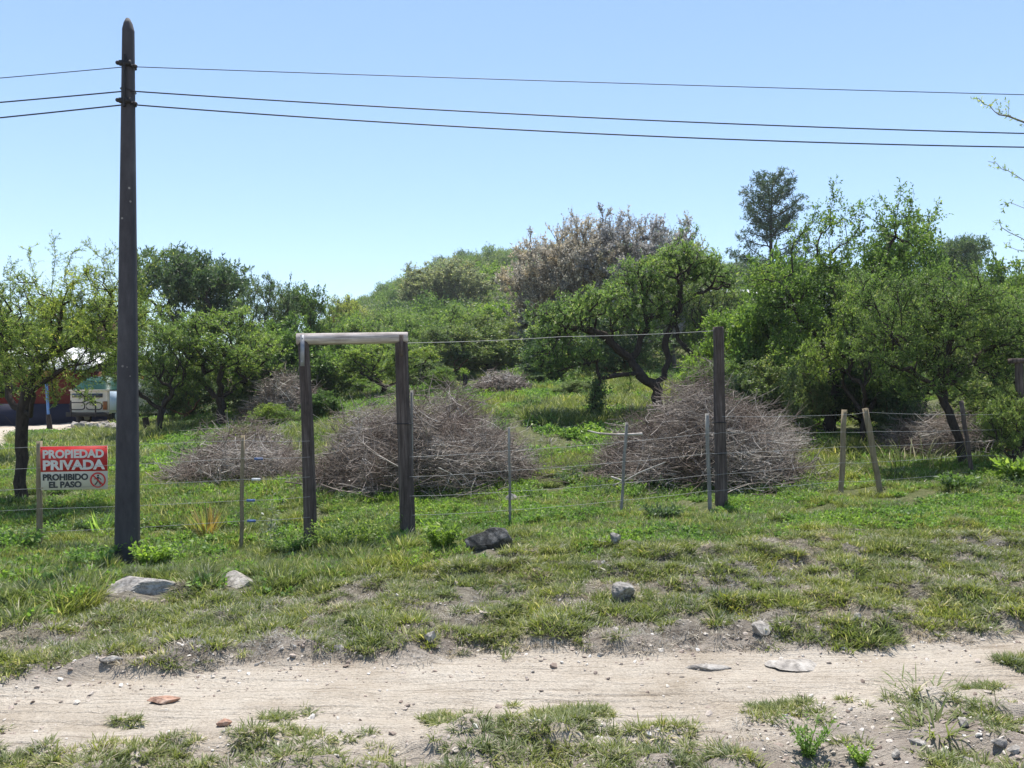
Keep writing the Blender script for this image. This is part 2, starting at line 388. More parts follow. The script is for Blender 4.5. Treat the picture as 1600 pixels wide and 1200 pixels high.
# ------------------------------------------------------------------ the ground and the dirt road
def terrain():
    u = np.concatenate([np.linspace(-5, -.8, 30)[:-1], np.linspace(-.8, .8, 440), np.linspace(.8, 5, 30)[1:]])
    Y = np.concatenate([np.geomspace(2.5, 3.6, 30)[:-1], np.geomspace(3.6, 6.2, 200)[:-1], np.geomspace(6.2, 12, 110)[:-1], np.geomspace(12, 60, 80)[:-1], np.geomspace(60, 900, 50)])
    UU, YY = np.meshgrid(u, Y); XX = UU * YY
    ZZ = height(XX, YY)
    amp = np.clip((YY - 60) / 60, 0, 1)
    ZZ = ZZ + amp * (fbm(XX * .05, YY * .05, 44, 3) - .5) * 3
    nr, nc = UU.shape
    V = np.stack([XX, YY, ZZ], -1).reshape(-1, 3)
    rd = road_mask(XX, YY)
    i = np.arange(nr - 1)[:, None]; j = np.arange(nc - 1)[None]
    q = np.stack([i * nc + j, i * nc + j + 1, (i + 1) * nc + j + 1, (i + 1) * nc + j], -1).reshape(-1, 4)
    fr = (rd[:-1, :-1] > .5).reshape(-1)
    # dusty apron spreads a little past the road, green fades in on the bank
    d = YY - far_edge(XX)
    lush_ = np.clip((YY - lush_line(XX, YY)) / .8, 0, 1)
    green = np.clip(.25 + .7 * lush_, 0, 1) * np.clip(d / .6, 0, 1)
    # pale trodden yard by the house on the left
    yard = yard_mask(XX, YY)
    right = np.clip((XX - .4 * YY + .3) / .6, 0, 1) * (YY < near_edge(XX) + .2)
    road_a = np.clip(np.clip((YY - near_edge(XX)) / .5 + .75, 0, 1) * np.clip((far_edge(XX) - YY) / .25 + .6, 0, 1) + .35 * (YY < near_edge(XX)) + yard, 0, 1)
    for nm, sel in (('ground', ~fr), ('dirt_road', fr)):
        qq = q[sel]; used = np.unique(qq); remap = np.full(len(V), -1); remap[used] = np.arange(len(used))
        mb = MB(); mb.add(V[used], q=remap[qq]); me = mb.mesh(nm, M['soil'], True)
        for an, arr in (('road', road_a), ('green', green * (1 - yard))):
            a = me.attributes.new(an, 'FLOAT', 'POINT'); a.data.foreach_set('value', arr.reshape(-1)[used].astype(np.float32))
        o = link(nm, me); tag(o, {'ground': 'rising grassy ground and hillside beyond the road', 'dirt_road': 'pale sandy dirt road crossing the foreground'}[nm], {'ground': 'ground', 'dirt_road': 'road'}[nm], kind='structure')
    mb = MB(); g = np.array([[-12.5, 2.5, 0], [-12.5, -40, 0], [12.5, -40, 0], [12.5, 2.5, 0], [-80, 2.5, -.1], [-80, -40, -.1], [80, 2.5, -.1], [80, -40, -.1]])
    mb.add(g, q=[[0, 1, 2, 3], [4, 5, 1, 0], [3, 2, 7, 6]]); me = mb.mesh('verge', M['soil'])
    a = me.attributes.new('road', 'FLOAT', 'POINT'); a.data.foreach_set('value', np.full(8, .4, np.float32))
    tag(link('verge', me), 'near side verge of the dirt road', 'ground', kind='structure')
def lush_line(x, y):
    px = 800 + F * x / np.maximum(y, 2.5)
    return np.interp(px, [-200, 0, 150, 300, 500, 700, 900, 1200, 1600, 2000], [5.6, 5.9, 6.7, 7.0, 7.2, 7.5, 7.9, 8.0, 8.1, 8.1]) + (fbm(x * 1.3, y * 1.3, 55, 3) - .5) * 1.2
def yard_mask(x, y):
    px = 800 + F * x / np.maximum(y, 2.5)
    return np.clip((190 - px) / 20, 0, 1) * np.clip((y - 25.5) / 1, 0, 1) * np.clip((40 - y) / 3, 0, 1) + np.clip((24 - px) / 15, 0, 1) * np.clip((y - 19) / 1, 0, 1) * np.clip((26.5 - y) / 1, 0, 1)
terrain()

# ------------------------------------------------------------------ scatter by geometry nodes (ground cover only)
def scatter(name, label, cat, pts, scl, idx, protos, tilt=.15, seed=1, rot=None):
    rng = np.random.default_rng(seed)
    c = bpy.data.collections.new(name + '_kinds')
    for k, p in enumerate(protos):
        ob = bpy.data.objects.new('%s_kind_%02d' % (name, k), p); c.objects.link(ob)
    n = len(pts); me = bpy.data.meshes.new(name); me.vertices.add(n); me.vertices.foreach_set('co', np.asarray(pts, np.float32).ravel())
    rt = np.stack([rng.normal(0, tilt, n), rng.normal(0, tilt, n), rng.uniform(0, 6.28, n)], 1) if rot is None else rot
    a = me.attributes.new('rot', 'FLOAT_VECTOR', 'POINT'); a.data.foreach_set('vector', rt.astype(np.float32).ravel())
    sv = np.asarray(scl, np.float32)
    if sv.ndim == 1: sv = np.repeat(sv[:, None], 3, 1)
    a = me.attributes.new('scl', 'FLOAT_VECTOR', 'POINT'); a.data.foreach_set('vector', sv.ravel())
    a = me.attributes.new('idx', 'INT', 'POINT'); a.data.foreach_set('value', np.asarray(idx, np.int32))
    ng = bpy.data.node_groups.new(name, 'GeometryNodeTree')
    ng.interface.new_socket('Geometry', in_out='INPUT', socket_type='NodeSocketGeometry'); ng.interface.new_socket('Geometry', in_out='OUTPUT', socket_type='NodeSocketGeometry')
    gi = ng.nodes.new('NodeGroupInput'); go = ng.nodes.new('NodeGroupOutput'); ip = ng.nodes.new('GeometryNodeInstanceOnPoints')
    ci = ng.nodes.new('GeometryNodeCollectionInfo'); ci.inputs['Collection'].default_value = c; ci.inputs['Separate Children'].default_value = True; ci.inputs['Reset Children'].default_value = True
    def na(nm, t):
        q = ng.nodes.new('GeometryNodeInputNamedAttribute'); q.data_type = t; q.inputs['Name'].default_value = nm; return q.outputs['Attribute']
    e = ng.nodes.new('FunctionNodeEulerToRotation'); L = ng.links.new
    L(gi.outputs[0], ip.inputs['Points']); L(ci.outputs[0], ip.inputs['Instance']); ip.inputs['Pick Instance'].default_value = True
    L(na('idx', 'INT'), ip.inputs['Instance Index']); L(na('rot', 'FLOAT_VECTOR'), e.inputs[0]); L(e.outputs[0], ip.inputs['Rotation']); L(na('scl', 'FLOAT_VECTOR'), ip.inputs['Scale'])
    L(ip.outputs[0], go.inputs[0])
    o = link(name, me); md = o.modifiers.new('scatter', 'NODES'); md.node_group = ng
    return tag(o, label, cat, kind='stuff')

def unit(v): return v / (np.linalg.norm(v, axis=-1, keepdims=True) + 1e-9)
def blades(mb, rng, n, h, w, r0, lean, droop, dead=.1, c=(0, 0, 0), up=1.0):
    az = rng.uniform(0, 2 * np.pi, n); rr = r0 * np.sqrt(rng.uniform(0, 1, n)); az0 = az + rng.normal(0, .6, n)
    base = np.stack([rr * np.cos(az0), rr * np.sin(az0), np.full(n, -.01)], 1) + np.array(c)
    L = h * rng.uniform(.5, 1.1, n); le = np.abs(rng.normal(lean, lean * .4, n)); dr = rng.uniform(.4, 1.4, n) * droop
    out = np.stack([np.cos(az), np.sin(az), 0 * az], 1); side = np.stack([-np.sin(az), np.cos(az), 0 * az], 1)
    p = base; P = [p]
    for k in range(3):
        a = le + dr * (k + .5) / 3
        p = p + (L / 3)[:, None] * (out * np.sin(a)[:, None] + np.array([0, 0, 1.]) * np.cos(a)[:, None]); P.append(p)
    ww = (w * rng.uniform(.7, 1.3, n))[:, None]
    tw = unit(side + np.array([0, 0, 1]) * rng.normal(0, .4, (n, 1)))
    V = np.stack([P[0] - tw * ww * .35, P[0] + tw * ww * .35, P[1] - tw * ww * .5, P[1] + tw * ww * .5, P[2] - tw * ww * .4, P[2] + tw * ww * .4, P[3]], 1)
    lv = rng.uniform(0, .85, n); lv = np.where(rng.uniform(0, 1, n) < dead, .95, lv); o = np.arange(n)[:, None] * 7
    q = np.concatenate([o + np.array([0, 1, 3, 2]), o + np.array([2, 3, 5, 4])]); t = o + np.array([4, 5, 6])
    mb.add(V.reshape(-1, 3), t=t, q=q, ta=lv, qa=np.concatenate([lv, lv]))
def leaves(mb, rng, base, dirs, length, nl, ll, lw, out=.8, droop=0., flat=.5, lv0=None, odd=.06, stem=0):
    """sprigs: nl rhombic leaves along each of the M stems"""
    Mn = len(base); length = np.broadcast_to(np.asarray(length, float), (Mn,))
    t = (np.arange(nl)[None] + rng.uniform(0, 1, (Mn, nl))) / nl
    p = base[:, None] + dirs[:, None] * (length[:, None] * t)[..., None] + np.array([0, 0, -1.]) * (droop * length[:, None] * t * t)[..., None]
    rnd = rng.normal(0, 1, (Mn, nl, 3)); d = unit(dirs[:, None] * .6 + unit(rnd) * out)
    nrm = unit(unit(rng.normal(0, 1, (Mn, nl, 3))) + np.array([0, 0, 1.]) * flat * 2)
    s = unit(np.cross(d, nrm)); sz = rng.uniform(.6, 1.3, (Mn, nl, 1)); l = ll * sz; w = lw * sz
    V = np.stack([p, p + d * l * .45 + s * w * .5, p + d * l, p + d * l * .45 - s * w * .5], 2).reshape(-1, 3)
    k = Mn * nl; q = np.arange(k * 4).reshape(k, 4)
    lv = np.clip((lv0 if lv0 is not None else rng.uniform(.1, .75, Mn))[:, None] + rng.normal(0, .14, (Mn, nl)), 0, .86)
    lv = np.where(rng.uniform(0, 1, lv.shape) < odd, .95, lv)
    mb.add(V, q=q, qa=lv.reshape(-1))
    if stem:
        tt = np.array([0, .5, 1.]); P = base[:, None] + dirs[:, None] * (length[:, None] * tt)[..., None] + np.array([0, 0, -1.]) * (droop * length[:, None] * tt * tt)[..., None]
        mb.tubes(P, np.array([1, .7, .3])[None] * stem * np.ones((Mn, 1)), 3, lv=np.full(Mn, .1))

def walk(rng, p0, d0, L, K, curl):
    P = [p0]; d = d0; p = p0
    bend = rng.normal(0, curl, d0.shape)
    for k in range(K - 1):
        d = unit(d + bend + rng.normal(0, curl * .6, d.shape)); p = p + d * (L / (K - 1))[:, None]; P.append(p)
    return np.stack(P, 1)
def grass_protos():
    out = []; rng = np.random.default_rng(5)
    for k in range(4):      # 0-3 low spreading grass of the verge
        mb = MB(); blades(mb, rng, 34, .085, .0062, .035, .85, .7, .08); out.append(mb.mesh('tuft', M['grass_dry']))
    for k in range(4):      # 4-7 lush upright grass
        mb = MB(); blades(mb, rng, 46, .15, .0065, .07, .4, .9, .05); out.append(mb.mesh('tuft', M['grass']))
    for k in range(3):      # 8-10 dead straw lying on the soil
        mb = MB(); blades(mb, rng, 30, .08, .0045, .06, 1.15, .4, .3); out.append(mb.mesh('tuft', M['straw']))
    for k in range(3):      # 11-13 small broad-leaved weeds
        mb = MB(); n = 22; az = rng.uniform(0, 6.28, n); d = unit(np.stack([np.cos(az) * .8, np.sin(az) * .8, rng.uniform(.4, 1.4, n)], 1))
        leaves(mb, rng, np.zeros((n, 3)) + np.stack([np.cos(az), np.sin(az), 0 * az], 1) * .03, d, .09, 5, .026, .016, 1.0, .3, 1.2); out.append(mb.mesh('weed', M['clover']))
    for k in range(2):      # 14-15 short blades
        mb = MB(); blades(mb, rng, 55, .07, .0055, .09, .6, .6, .16); out.append(mb.mesh('tuft', M['grass']))
    for k, m in enumerate(('clover', 'dark', 'mid')):      # 16-18 tall bushy weeds
        mb = MB(); n = 60; az = rng.uniform(0, 6.28, n); d = unit(np.stack([np.cos(az) * .8, np.sin(az) * .8, rng.uniform(.5, 1.6, n)], 1))
        leaves(mb, rng, np.stack([np.cos(az), np.sin(az), 0 * az], 1) * .12 * rng.uniform(0, 1, (n, 1)), d, rng.uniform(.12, .34, n), 10, .05, .024, 1.0, .2, .9); out.append(mb.mesh('weed', M[m]))
    for k in range(2):      # 19-20 broken twigs lying about
        mb = MB(); n = 7; a = rng.uniform(0, 6.28, n); P = walk(rng, np.stack([rng.normal(0, .12, n), rng.normal(0, .12, n), rng.uniform(.01, .07, n)], 1), np.stack([np.cos(a), np.sin(a), rng.normal(0, .08, n)], 1), rng.uniform(.12, .45, n), 4, .15)
        mb.tubes(P, rng.uniform(.003, .008, n)[:, None] * np.array([1, .8, .6, .3]), 3, lv=rng.uniform(.4, 1, n)); out.append(mb.mesh('twigs', M['dry']))
    return out
GP = grass_protos()
CLEAR = [(488, 8.9, .13), (488, 8.65, .12), (637, 9.15, .13), (637, 8.9, .12), (199, 8.4, .22), (196, 8.1, .2), (1128, 10.1, .12), (212, 6.95, .34), (212, 6.7, .25), (375, 7.2, .22), (375, 7.0, .18), (763, 8.0, .24), (763, 7.8, .16), (973, 6.25, .10), (973, 6.1, .08), (962, 7.9, .08), (325, 9.9, .28), (325, 9.6, .2), (158, 9.9, .2), (1462, 3.95, .12), (1262, 3.72, .12), (1345, 3.62, .1), (1240, 5.0, .2), (1105, 5.0, .18)]
def grass():
    rng = np.random.default_rng(11)
    P, S, I = [], [], []
    def put(x, y, s, i, sink=.0):
        P.append(np.stack([x, y, height(x, y) - sink], 1)); S.append(s); I.append(i)
    def cand(n, y0, y1):
        y = np.sqrt(rng.uniform(y0 ** 2, y1 ** 2, n)); u = rng.uniform(-.74, .74, n); return u * y, y
    # verge and bank: clumps over bare soil
    x, y = cand(76000, 3.0, 9.0)
    px = 800 + F * x / y
    nz = fbm(x * 2.6, y * 2.6, 61, 4); nz2 = vnoise(x * 9, y * 9, 71) * .6 + vnoise(x * 17, y * 17, 72) * .4
    fe = far_edge(x); ne = near_edge(x); ll = lush_line(x, y)
    near = (y < ne + .03) & (nz * .5 + nz2 * .5 > .465 + np.where(px > 1190, .15, 0) + np.where(px < 300, -.05, 0)) 
    d = y - fe
    bank = (d > .05) & (y < ll + .4) & (nz * .5 + nz2 * .5 > .55 - .07 * np.clip(d / .8, 0, 1) - .045 * np.clip(d - 1, 0, 1))
    k = near & (rng.uniform(0, 1, len(x)) < .42)
    put(x[k], y[k], rng.uniform(.35, 1.0, k.sum()), rng.integers(0, 4, k.sum()))
    k = bank & (rng.uniform(0, 1, len(x)) < .5)
    s = rng.uniform(.45, 1.25, k.sum()) * (.7 + .7 * fbm(x[k] * 3, y[k] * 3, 401, 2)); put(x[k], y[k], s, np.where(rng.uniform(0, 1, k.sum()) < .25, rng.integers(14, 16, k.sum()), rng.integers(0, 4, k.sum())))
    k = ((y < ne) | ((d > .0) & (y < ll + .8))) & (rng.uniform(0, 1, len(x)) < np.where(y < ne, .08, .26)) & (fbm(x * 1.9, y * 1.9, 91, 3) > .36) & ~((px > 1190) & (y < ne))
    put(x[k], y[k], rng.uniform(.4, .95, k.sum()), rng.integers(8, 11, k.sum()))
    # stray tufts creeping into the road
    k = (y > ne) & (y < ne + .35) & (nz > .62); put(x[k], y[k], rng.uniform(.4, .8, k.sum()), rng.integers(0, 4, k.sum()))
    # lush meadow
    x, y = cand(90000, 5.5, 15.0); ll = lush_line(x, y); px = 800 + F * x / y
    dens = np.clip((y - ll) / .6 + .3, 0, 1) * .62
    tall = fbm(x * .9, y * .9, 101, 3)
    bare = fbm(x * 1.6, y * 1.6, 111, 3)
    k = (y > ll - .3) & (rng.uniform(0, 1, len(x)) < dens) & ((bare < .63) | (y < 9))
    xx, yy, tt, pp = x[k], y[k], tall[k], px[k]; n = k.sum()
    lawn = (pp > 640) & (yy < 12.2)
    s = np.where(lawn, rng.uniform(.55, 1.0, n), rng.uniform(.7, 1.25, n) * (.55 + tt * 1.1))
    i = np.where(lawn, np.where(rng.uniform(0, 1, n) < .55, rng.integers(14, 16, n), rng.integers(4, 8, n)), rng.integers(4, 8, n))
    w = rng.uniform(0, 1, n) < np.where(fbm(xx * 1.1, yy * 1.1, 121, 3) > .52, .55, .12)
    i = np.where(w, rng.integers(11, 14, n), i); s = np.where(w, s * 1.3, s)
    put(xx, yy, s, i)
    # taller bushy weeds in drifts
    x, y = cand(9000, 8.6, 46.0); px = 800 + F * x / y
    k = (yard_mask(x, y) < .4) & (fbm(x * .55, y * .55, 161, 3) > .53) & ~((px > 640) & (y < 12.3) & (px < 1500)) & (rng.uniform(0, 1, len(x)) < .55)
    put(x[k], y[k], rng.uniform(.45, 1.2, k.sum()) * np.interp(y[k], [8, 20, 45], [.7, 1.0, 1.7]), rng.integers(16, 19, k.sum()))
    x, y = cand(2600, 11.0, 12.3); px = 800 + F * x / y; k = ((np.abs(px - 655) < 190) | (np.abs(px - 1090) < 180)) & (rng.uniform(0, 1, len(x)) < .3) & (y > 11.1 + .4 * vnoise(x * 2, y, 7))
    put(x[k], y[k], rng.uniform(.35, .8, k.sum()), rng.integers(16, 19, k.sum()))
    x, y = cand(16000, 10.5, 46.0); k = (yard_mask(x, y) < .4) & (fbm(x * .8, y * .8, 171, 3) > .56)
    put(x[k], y[k], rng.uniform(1.0, 2.4, k.sum()), rng.integers(8, 11, k.sum()))
    x, y = cand(5200, 5.2, 32.0); px = 800 + F * x / y; near_pile = np.exp(-((px - 1000) / 230) ** 2 - ((y - 12.6) / 2.2) ** 2) + np.exp(-((px - 420) / 120) ** 2 - ((y - 13) / 2) ** 2) * .6
    k = rng.uniform(0, 1, len(x)) < .035 + .5 * near_pile
    put(x[k], y[k], rng.uniform(.5, 1.3, k.sum()) * np.where(y[k] < 11, .4, 1), rng.integers(19, 21, k.sum()), -.03)
    # far clearing
    x, y = cand(52000, 14.5, 48.0); px = 800 + F * x / y
    k = (yard_mask(x, y) < .4) & (fbm(x * .5, y * .5, 131, 3) < .66) & ~((y > 30) & (px < 380))
    x, y = x[k], y[k]; n = len(x)
    s = rng.uniform(1.2, 2.6, n) * (.5 + fbm(x * .6, y * .6, 141, 3)); i = np.where(fbm(x * .5, y * .5, 151, 3) > .5, rng.integers(11, 14, n), rng.integers(4, 8, n))
    i = np.where(rng.uniform(0, 1, n) < .08, rng.integers(8, 11, n), i)
    put(x, y, s, i)
    P, S, I = np.concatenate(P), np.concatenate(S), np.concatenate(I); k = np.ones(len(P), bool)
    for cx, cy, cr in CLEAR: k &= np.hypot(P[:, 0] - (cx - 800) / F * cy, P[:, 1] - cy) > cr
    scatter('grass', 'green grass and low weeds covering the bank and the slope', 'grass', P[k], S[k], I[k], GP, seed=3)
grass()

def rock_verts(rng, sub=3, rough=.42):
    import bmesh
    bm = bmesh.new(); bmesh.ops.create_icosphere(bm, subdivisions=sub, radius=1)
    dirs = unit(rng.normal(0, 1, (15, 3))); offs = rng.uniform(.42, .88, 15)
    sd0 = int(rng.integers(1, 900))
    for v in bm.verts:
        p = np.array(v.co); s0 = sd0
        for d_, o_ in zip(dirs, offs):
            k = p @ d_
            if k > o_: p = p - d_ * (k - o_) * .97
        n = fbm(np.array([p[0] * 2.2 + p[2] * 1.1 + 7]), np.array([p[1] * 2.2 - p[2] * 1.3 + 3]), s0, 5)[0]
        v.co = p * (1 + rough * (n - .5))
    A_ = np.array([v.co for v in bm.verts]); mn, mx = A_.min(0), A_.max(0)
    for v in bm.verts: v.co = (np.array(v.co) - (mn + mx) / 2) / (mx - mn) * 2
    return bm
def rock(px, py_, Y, w, h, dpt, m, label, rot=0, sink=.35, sub=3, tilt=0, group=None, name='rock'):
    rng = np.random.default_rng(int(px * 7 + Y * 13)); bm = rock_verts(rng, sub)
    g = G(px, Y); 
    bm.transform(Matrix.Diagonal((w / 2, dpt / 2, h * .62, 1)))
    me = bpy.data.meshes.new(name); bm.to_mesh(me); bm.free(); me.materials.append(M[m])
    for p in me.polygons: p.use_smooth = False
    o = link(name, me); o.location = (g.x, g.y, g.z + h * (.62 - sink) - .0); o.rotation_euler = (0, tilt, rot)
    return tag(o, label, 'rock', group)
def pebbles():
    rng = np.random.default_rng(77); pr = []
    for k in range(4):
        bm = rock_verts(rng, 1, .35); bm.transform(Matrix.Diagonal((1, .8, .5, 1))); me = bpy.data.meshes.new('pebble'); bm.to_mesh(me); bm.free(); me.materials.append(M['pebble']); pr.append(me)
    n = 60000; y = np.sqrt(rng.uniform(3.0 ** 2, 8.2 ** 2, n)); x = rng.uniform(-.74, .74, n) * y
    fe = far_edge(x); ne = near_edge(x); px = 800 + F * x / y
    pr_ = .02 + .30 * np.exp(-((y - fe) / .28) ** 2) + .16 * (y < ne) + .10 * (y > fe) + .25 * (px > 1180) * (y < ne) + .12 * (fbm(x * 2, y * 2, 201, 3) > .6) * (y > ne) * (y < fe)
    k = rng.uniform(0, 1, n) < pr_; x, y = x[k], y[k]
    s = .0035 + .012 * rng.uniform(0, 1, len(x)) ** 4 + .018 * rng.uniform(0, 1, len(x)) ** 14
    scatter('gravel', 'small pale pebbles strewn along the road edge', 'gravel', np.stack([x, y, height(x, y) + s * .1], 1), s, rng.integers(0, 4, len(x)), pr, tilt=.4, seed=9)
pebbles()

# ------------------------------------------------------------------ trees
def skeleton(rng, trunk, blobs, n, bf=.35, shoots=(), clump=.28, kcl=26, sprouts=16):
    """points drawn in clumps inside the crown blobs, joined to the trunk by a balanced spanning tree"""
    pts = [np.asarray(p, float) for p in trunk[0]]; par = [-1] + list(range(len(pts) - 1)); 
    for lim in trunk[1:]:     # further limbs: (parent index, points)
        pi, lp = lim
        for k, p in enumerate(lp):
            pts.append(np.asarray(p, float)); par.append(pi if k == 0 else len(pts) - 2)
    nt0 = len(pts)
    w = np.array([b[6] if len(b) > 6 else b[3] * b[4] * b[5] for b in blobs]); w = w / w.sum()
    cloud = []
    for b, ww in zip(blobs, w):
        c = np.array(b[:3]); r = np.array(b[3:6]); m = int(n * ww); kc = max(3, int(kcl * ww * len(blobs)))
        d = unit(rng.normal(0, 1, (kc, 3))) * (rng.uniform(.25, 1, (kc, 1)) ** .5); cen = c + d * r
        pick = rng.integers(0, kc, m); q = cen[pick] + rng.normal(0, 1, (m, 3)) * np.array([1, 1, .6]) * r.mean() * clump
        dd = (q - c) / r; L = np.linalg.norm(dd, axis=1); lim = rng.uniform(.95, 1.4, m) ** 1.0; q = np.where((L > lim)[:, None], c + dd / np.maximum(L, 1e-6)[:, None] * r * lim[:, None], q)
        cloud.append(q)
    bl = np.array([b[:6] for b in blobs]); shoots = list(shoots)
    for _ in range(int(sprouts)):
        b = bl[rng.integers(0, len(bl))]; d = unit(rng.normal(0, 1, 3) + np.array([0, 0, .7])); p0 = b[:3] + d * b[3:6] * .8; p1 = p0 + (d * .6 + np.array([0, 0, .4]) + rng.normal(0, .2, 3)) * b[3:6].mean() * rng.uniform(.35, .8)
        tt_ = np.sort(rng.uniform(0, 1, 4))[:, None]; cloud.append(p0 + (p1 - p0) * tt_ + rng.normal(0, .04, (4, 3)))
    for sh in shoots:
        sh = np.asarray(sh, float); seg = np.linalg.norm(np.diff(sh, axis=0), axis=1).sum(); k = max(3, int(seg / .09))
        tt = np.linspace(0, 1, k); kn = np.linspace(0, 1, len(sh)); cloud.append(np.stack([np.interp(tt, kn, sh[:, a]) for a in range(3)], 1) + rng.normal(0, .012, (k, 3)))
    C = np.concatenate(cloud) if cloud else np.zeros((0, 3))
    X = np.array(pts); path = np.zeros(nt0)
    for i in range(1, nt0): path[i] = path[par[i]] + np.linalg.norm(X[i] - X[par[i]]) * .35
    m = len(C); best = np.full(m, 1e9); bi = np.zeros(m, int)
    start = max(1, len(trunk[0]) // 2)
    cand0 = [i for i in range(nt0) if i >= start]
    for i in cand0:
        dd = np.linalg.norm(C - X[i], axis=1) + bf * path[i]; k = dd < best; best[k] = dd[k]; bi[k] = i
    alive = np.ones(m, bool); P = list(X); pl = list(path)
    for _ in range(m):
        bb = np.where(alive, best, 1e9); j = int(np.argmin(bb)); alive[j] = False
        i = bi[j]; pj = C[j]; d0 = np.linalg.norm(pj - P[i]); P.append(pj); par.append(i); pl.append(pl[i] + d0)
        ni = len(P) - 1
        dd = np.linalg.norm(C - pj, axis=1) + bf * pl[ni]; k = alive & (dd < best); best[k] = dd[k]; bi[k] = ni
    return np.array(P), np.array(par), nt0
def wood(mb, rng, P, par, r_tip, r_base, ex=2.4, wig=.05, minr=0.0, mr=None):
    n = len(P); kids = [[] for _ in range(n)]
    for i in range(1, n): kids[par[i]].append(i)
    order = list(range(n)); acc = np.full(n, 1.0)
    # parents may come after children only among trunk nodes, indices always grow, so walk backwards
    acc = np.zeros(n)
    for i in range(n - 1, -1, -1):
        if not kids[i]: acc[i] = 1
        if i: acc[par[i]] += acc[i] + .15
    rad = acc ** (1 / ex); rad = r_tip + (rad - 1) * (r_base - r_tip) / max(rad[0] - 1, 1e-6)
    if mr is not None: rad[:len(mr)] = np.maximum(rad[:len(mr)], mr)
    stack = [(0, None)]; thin_P, thin_R = [], []
    while stack:
        s, pr = stack.pop(); ch = [s] if pr is None else [pr, s]; c = s
        while kids[c]:
            ks = sorted(kids[c], key=lambda a: -rad[a]); 
            for o in ks[1:]: stack.append((o, c))
            c = ks[0]; ch.append(c)
        if len(ch) < 2: continue
        pts = P[ch]; rr = rad[ch].copy()
        if pr is not None: rr[0] = min(rr[0], rr[1] * 1.15)
        # subdivide with wiggle
        L = np.linalg.norm(np.diff(pts, axis=0), axis=1); 
        if rr.max() > .012:
            a, ra = [pts[0]], [rr[0]]
            for i in range(len(L)):
                m = int(min(4, max(1, L[i] / .16)))
                for k in range(1, m + 1):
                    q = pts[i] + (pts[i + 1] - pts[i]) * k / m
                    if k < m: q = q + rng.normal(0, wig * L[i] / m, 3)
                    a.append(q); ra.append(rr[i] + (rr[i + 1] - rr[i]) * k / m)
            a = np.array(a); ra = np.array(ra)
            sides = 10 if ra.max() > .05 else (6 if ra.max() > .02 else 4)
            if sides == 10: ra = ra * (1 + rng.normal(0, .07, len(ra)))
            mb.tubes(a[None], ra[None], sides, lv=np.array([.2]))
        elif rr.max() >= minr:
            a = pts; mb.tubes(a[None], rr[None], 3, lv=np.array([.3]))
    return rad, kids
def foliage(mb, rng, P, par, rad, thr, per, length, nl, ll, lw, up=.3, out=.8, droop=0., flat=.5, odd=.06, first=0, stem=0.):
    idx = np.array([i for i in range(max(1, first), len(P)) if rad[i] < thr])
    if len(idx) == 0: return
    idx = np.repeat(idx, per); pp = P[par[idx]]; t = rng.uniform(0, 1, (len(idx), 1)); base = pp + (P[idx] - pp) * t
    ed = unit(P[idx] - pp); d = unit(ed * .5 + unit(rng.normal(0, 1, ed.shape)) * .8 + np.array([0, 0, up]))
    cl = vnoise(base[:, 0] * 2.1 + base[:, 2], base[:, 1] * 2.1 + base[:, 2] * 1.7, 5); lv0 = np.clip(.1 + .6 * cl + rng.normal(0, .1, len(idx)), 0, .8)
    leaves(mb, rng, base, d, length * rng.uniform(.5, 1.3, len(idx)), nl, ll, lw, out, droop, flat, lv0, odd, stem)
def make_tree(seed, trunk, blobs, n, leaf, bark, r_base, r_tip=.003, bf=.35, shoots=(), thr=.02, per=4, length=.22, nl=11, ll=.05, lw=.017, clump=.28, kcl=22, wig=.22, sprouts=16, limb_min=None, **kw):
    rng = np.random.default_rng(seed); P, par, nt0 = skeleton(rng, trunk, blobs, n, bf, shoots, clump, kcl, sprouts)
    mr = None
    if limb_min:
        mr = np.zeros(nt0); k = 0
        for li, tl in enumerate(trunk):
            m_ = len(tl) if li == 0 else len(tl[1]); mr[k:k + m_] = limb_min.get(li, 0); k += m_
    wm = MB(); rad, kids = wood(wm, rng, P, par, r_tip, r_base, wig=wig, mr=mr); tw = wm.mesh('trunk', M[bark], True)
    lm = MB(); foliage(lm, rng, P, par, rad, thr, per, length, nl, ll, lw, first=nt0, **kw); lc = lm.mesh('crown', M[leaf])
    return tw, lc, float(np.percentile(P[:, 2], 99)), float(np.percentile(P[:, 0], 96) - np.percentile(P[:, 0], 4))
def place_tree(proto, loc, label, cat='tree', sx=1, sz=1, rz=0, leaf=None, bark=None, group=None, name='tree', sy=None):
    t = thing(name, label, cat, loc, rz, group); t.scale = (sx, sy or sx, sz)
    a = link('trunk', proto[0], t); b = link('crown', proto[1], t)
    for ob, mm in ((a, bark), (b, leaf)):
        if mm: ob.material_slots[0].link = 'OBJECT'; ob.material_slots[0].material = M[mm]
    return t

def rel(base, pts): return [np.array(W(*p)) - np.array(base) for p in pts]
def relb(base, bl):  # (px, py, Y, rx_px, ry_m, rz_px)
    return [tuple(np.array(W(b[0], b[1], b[2])) - np.array(base)) + (b[3] / F * b[2], b[4], b[5] / F * b[2], b[3] * b[4] * b[5] * (b[6] if len(b) > 6 else 1)) for b in bl]

def hero(name, label, cat, pxb, Yb, trunk, blobs, n, leaf, bark, rb, shoots=(), **kw):
    base = np.array(G(pxb, Yb)) - np.array([0, 0, .05])
    tr = [[np.zeros(3)] + rel(base, trunk[0])] + [(pi, rel(base, lp)) for pi, lp in trunk[1:]]
    pr = make_tree(int(pxb + Yb * 10), tr, relb(base, blobs), n, leaf, bark, rb, shoots=[rel(base, s) for s in shoots], **kw)
    return place_tree(pr, base, label, cat, name=name)

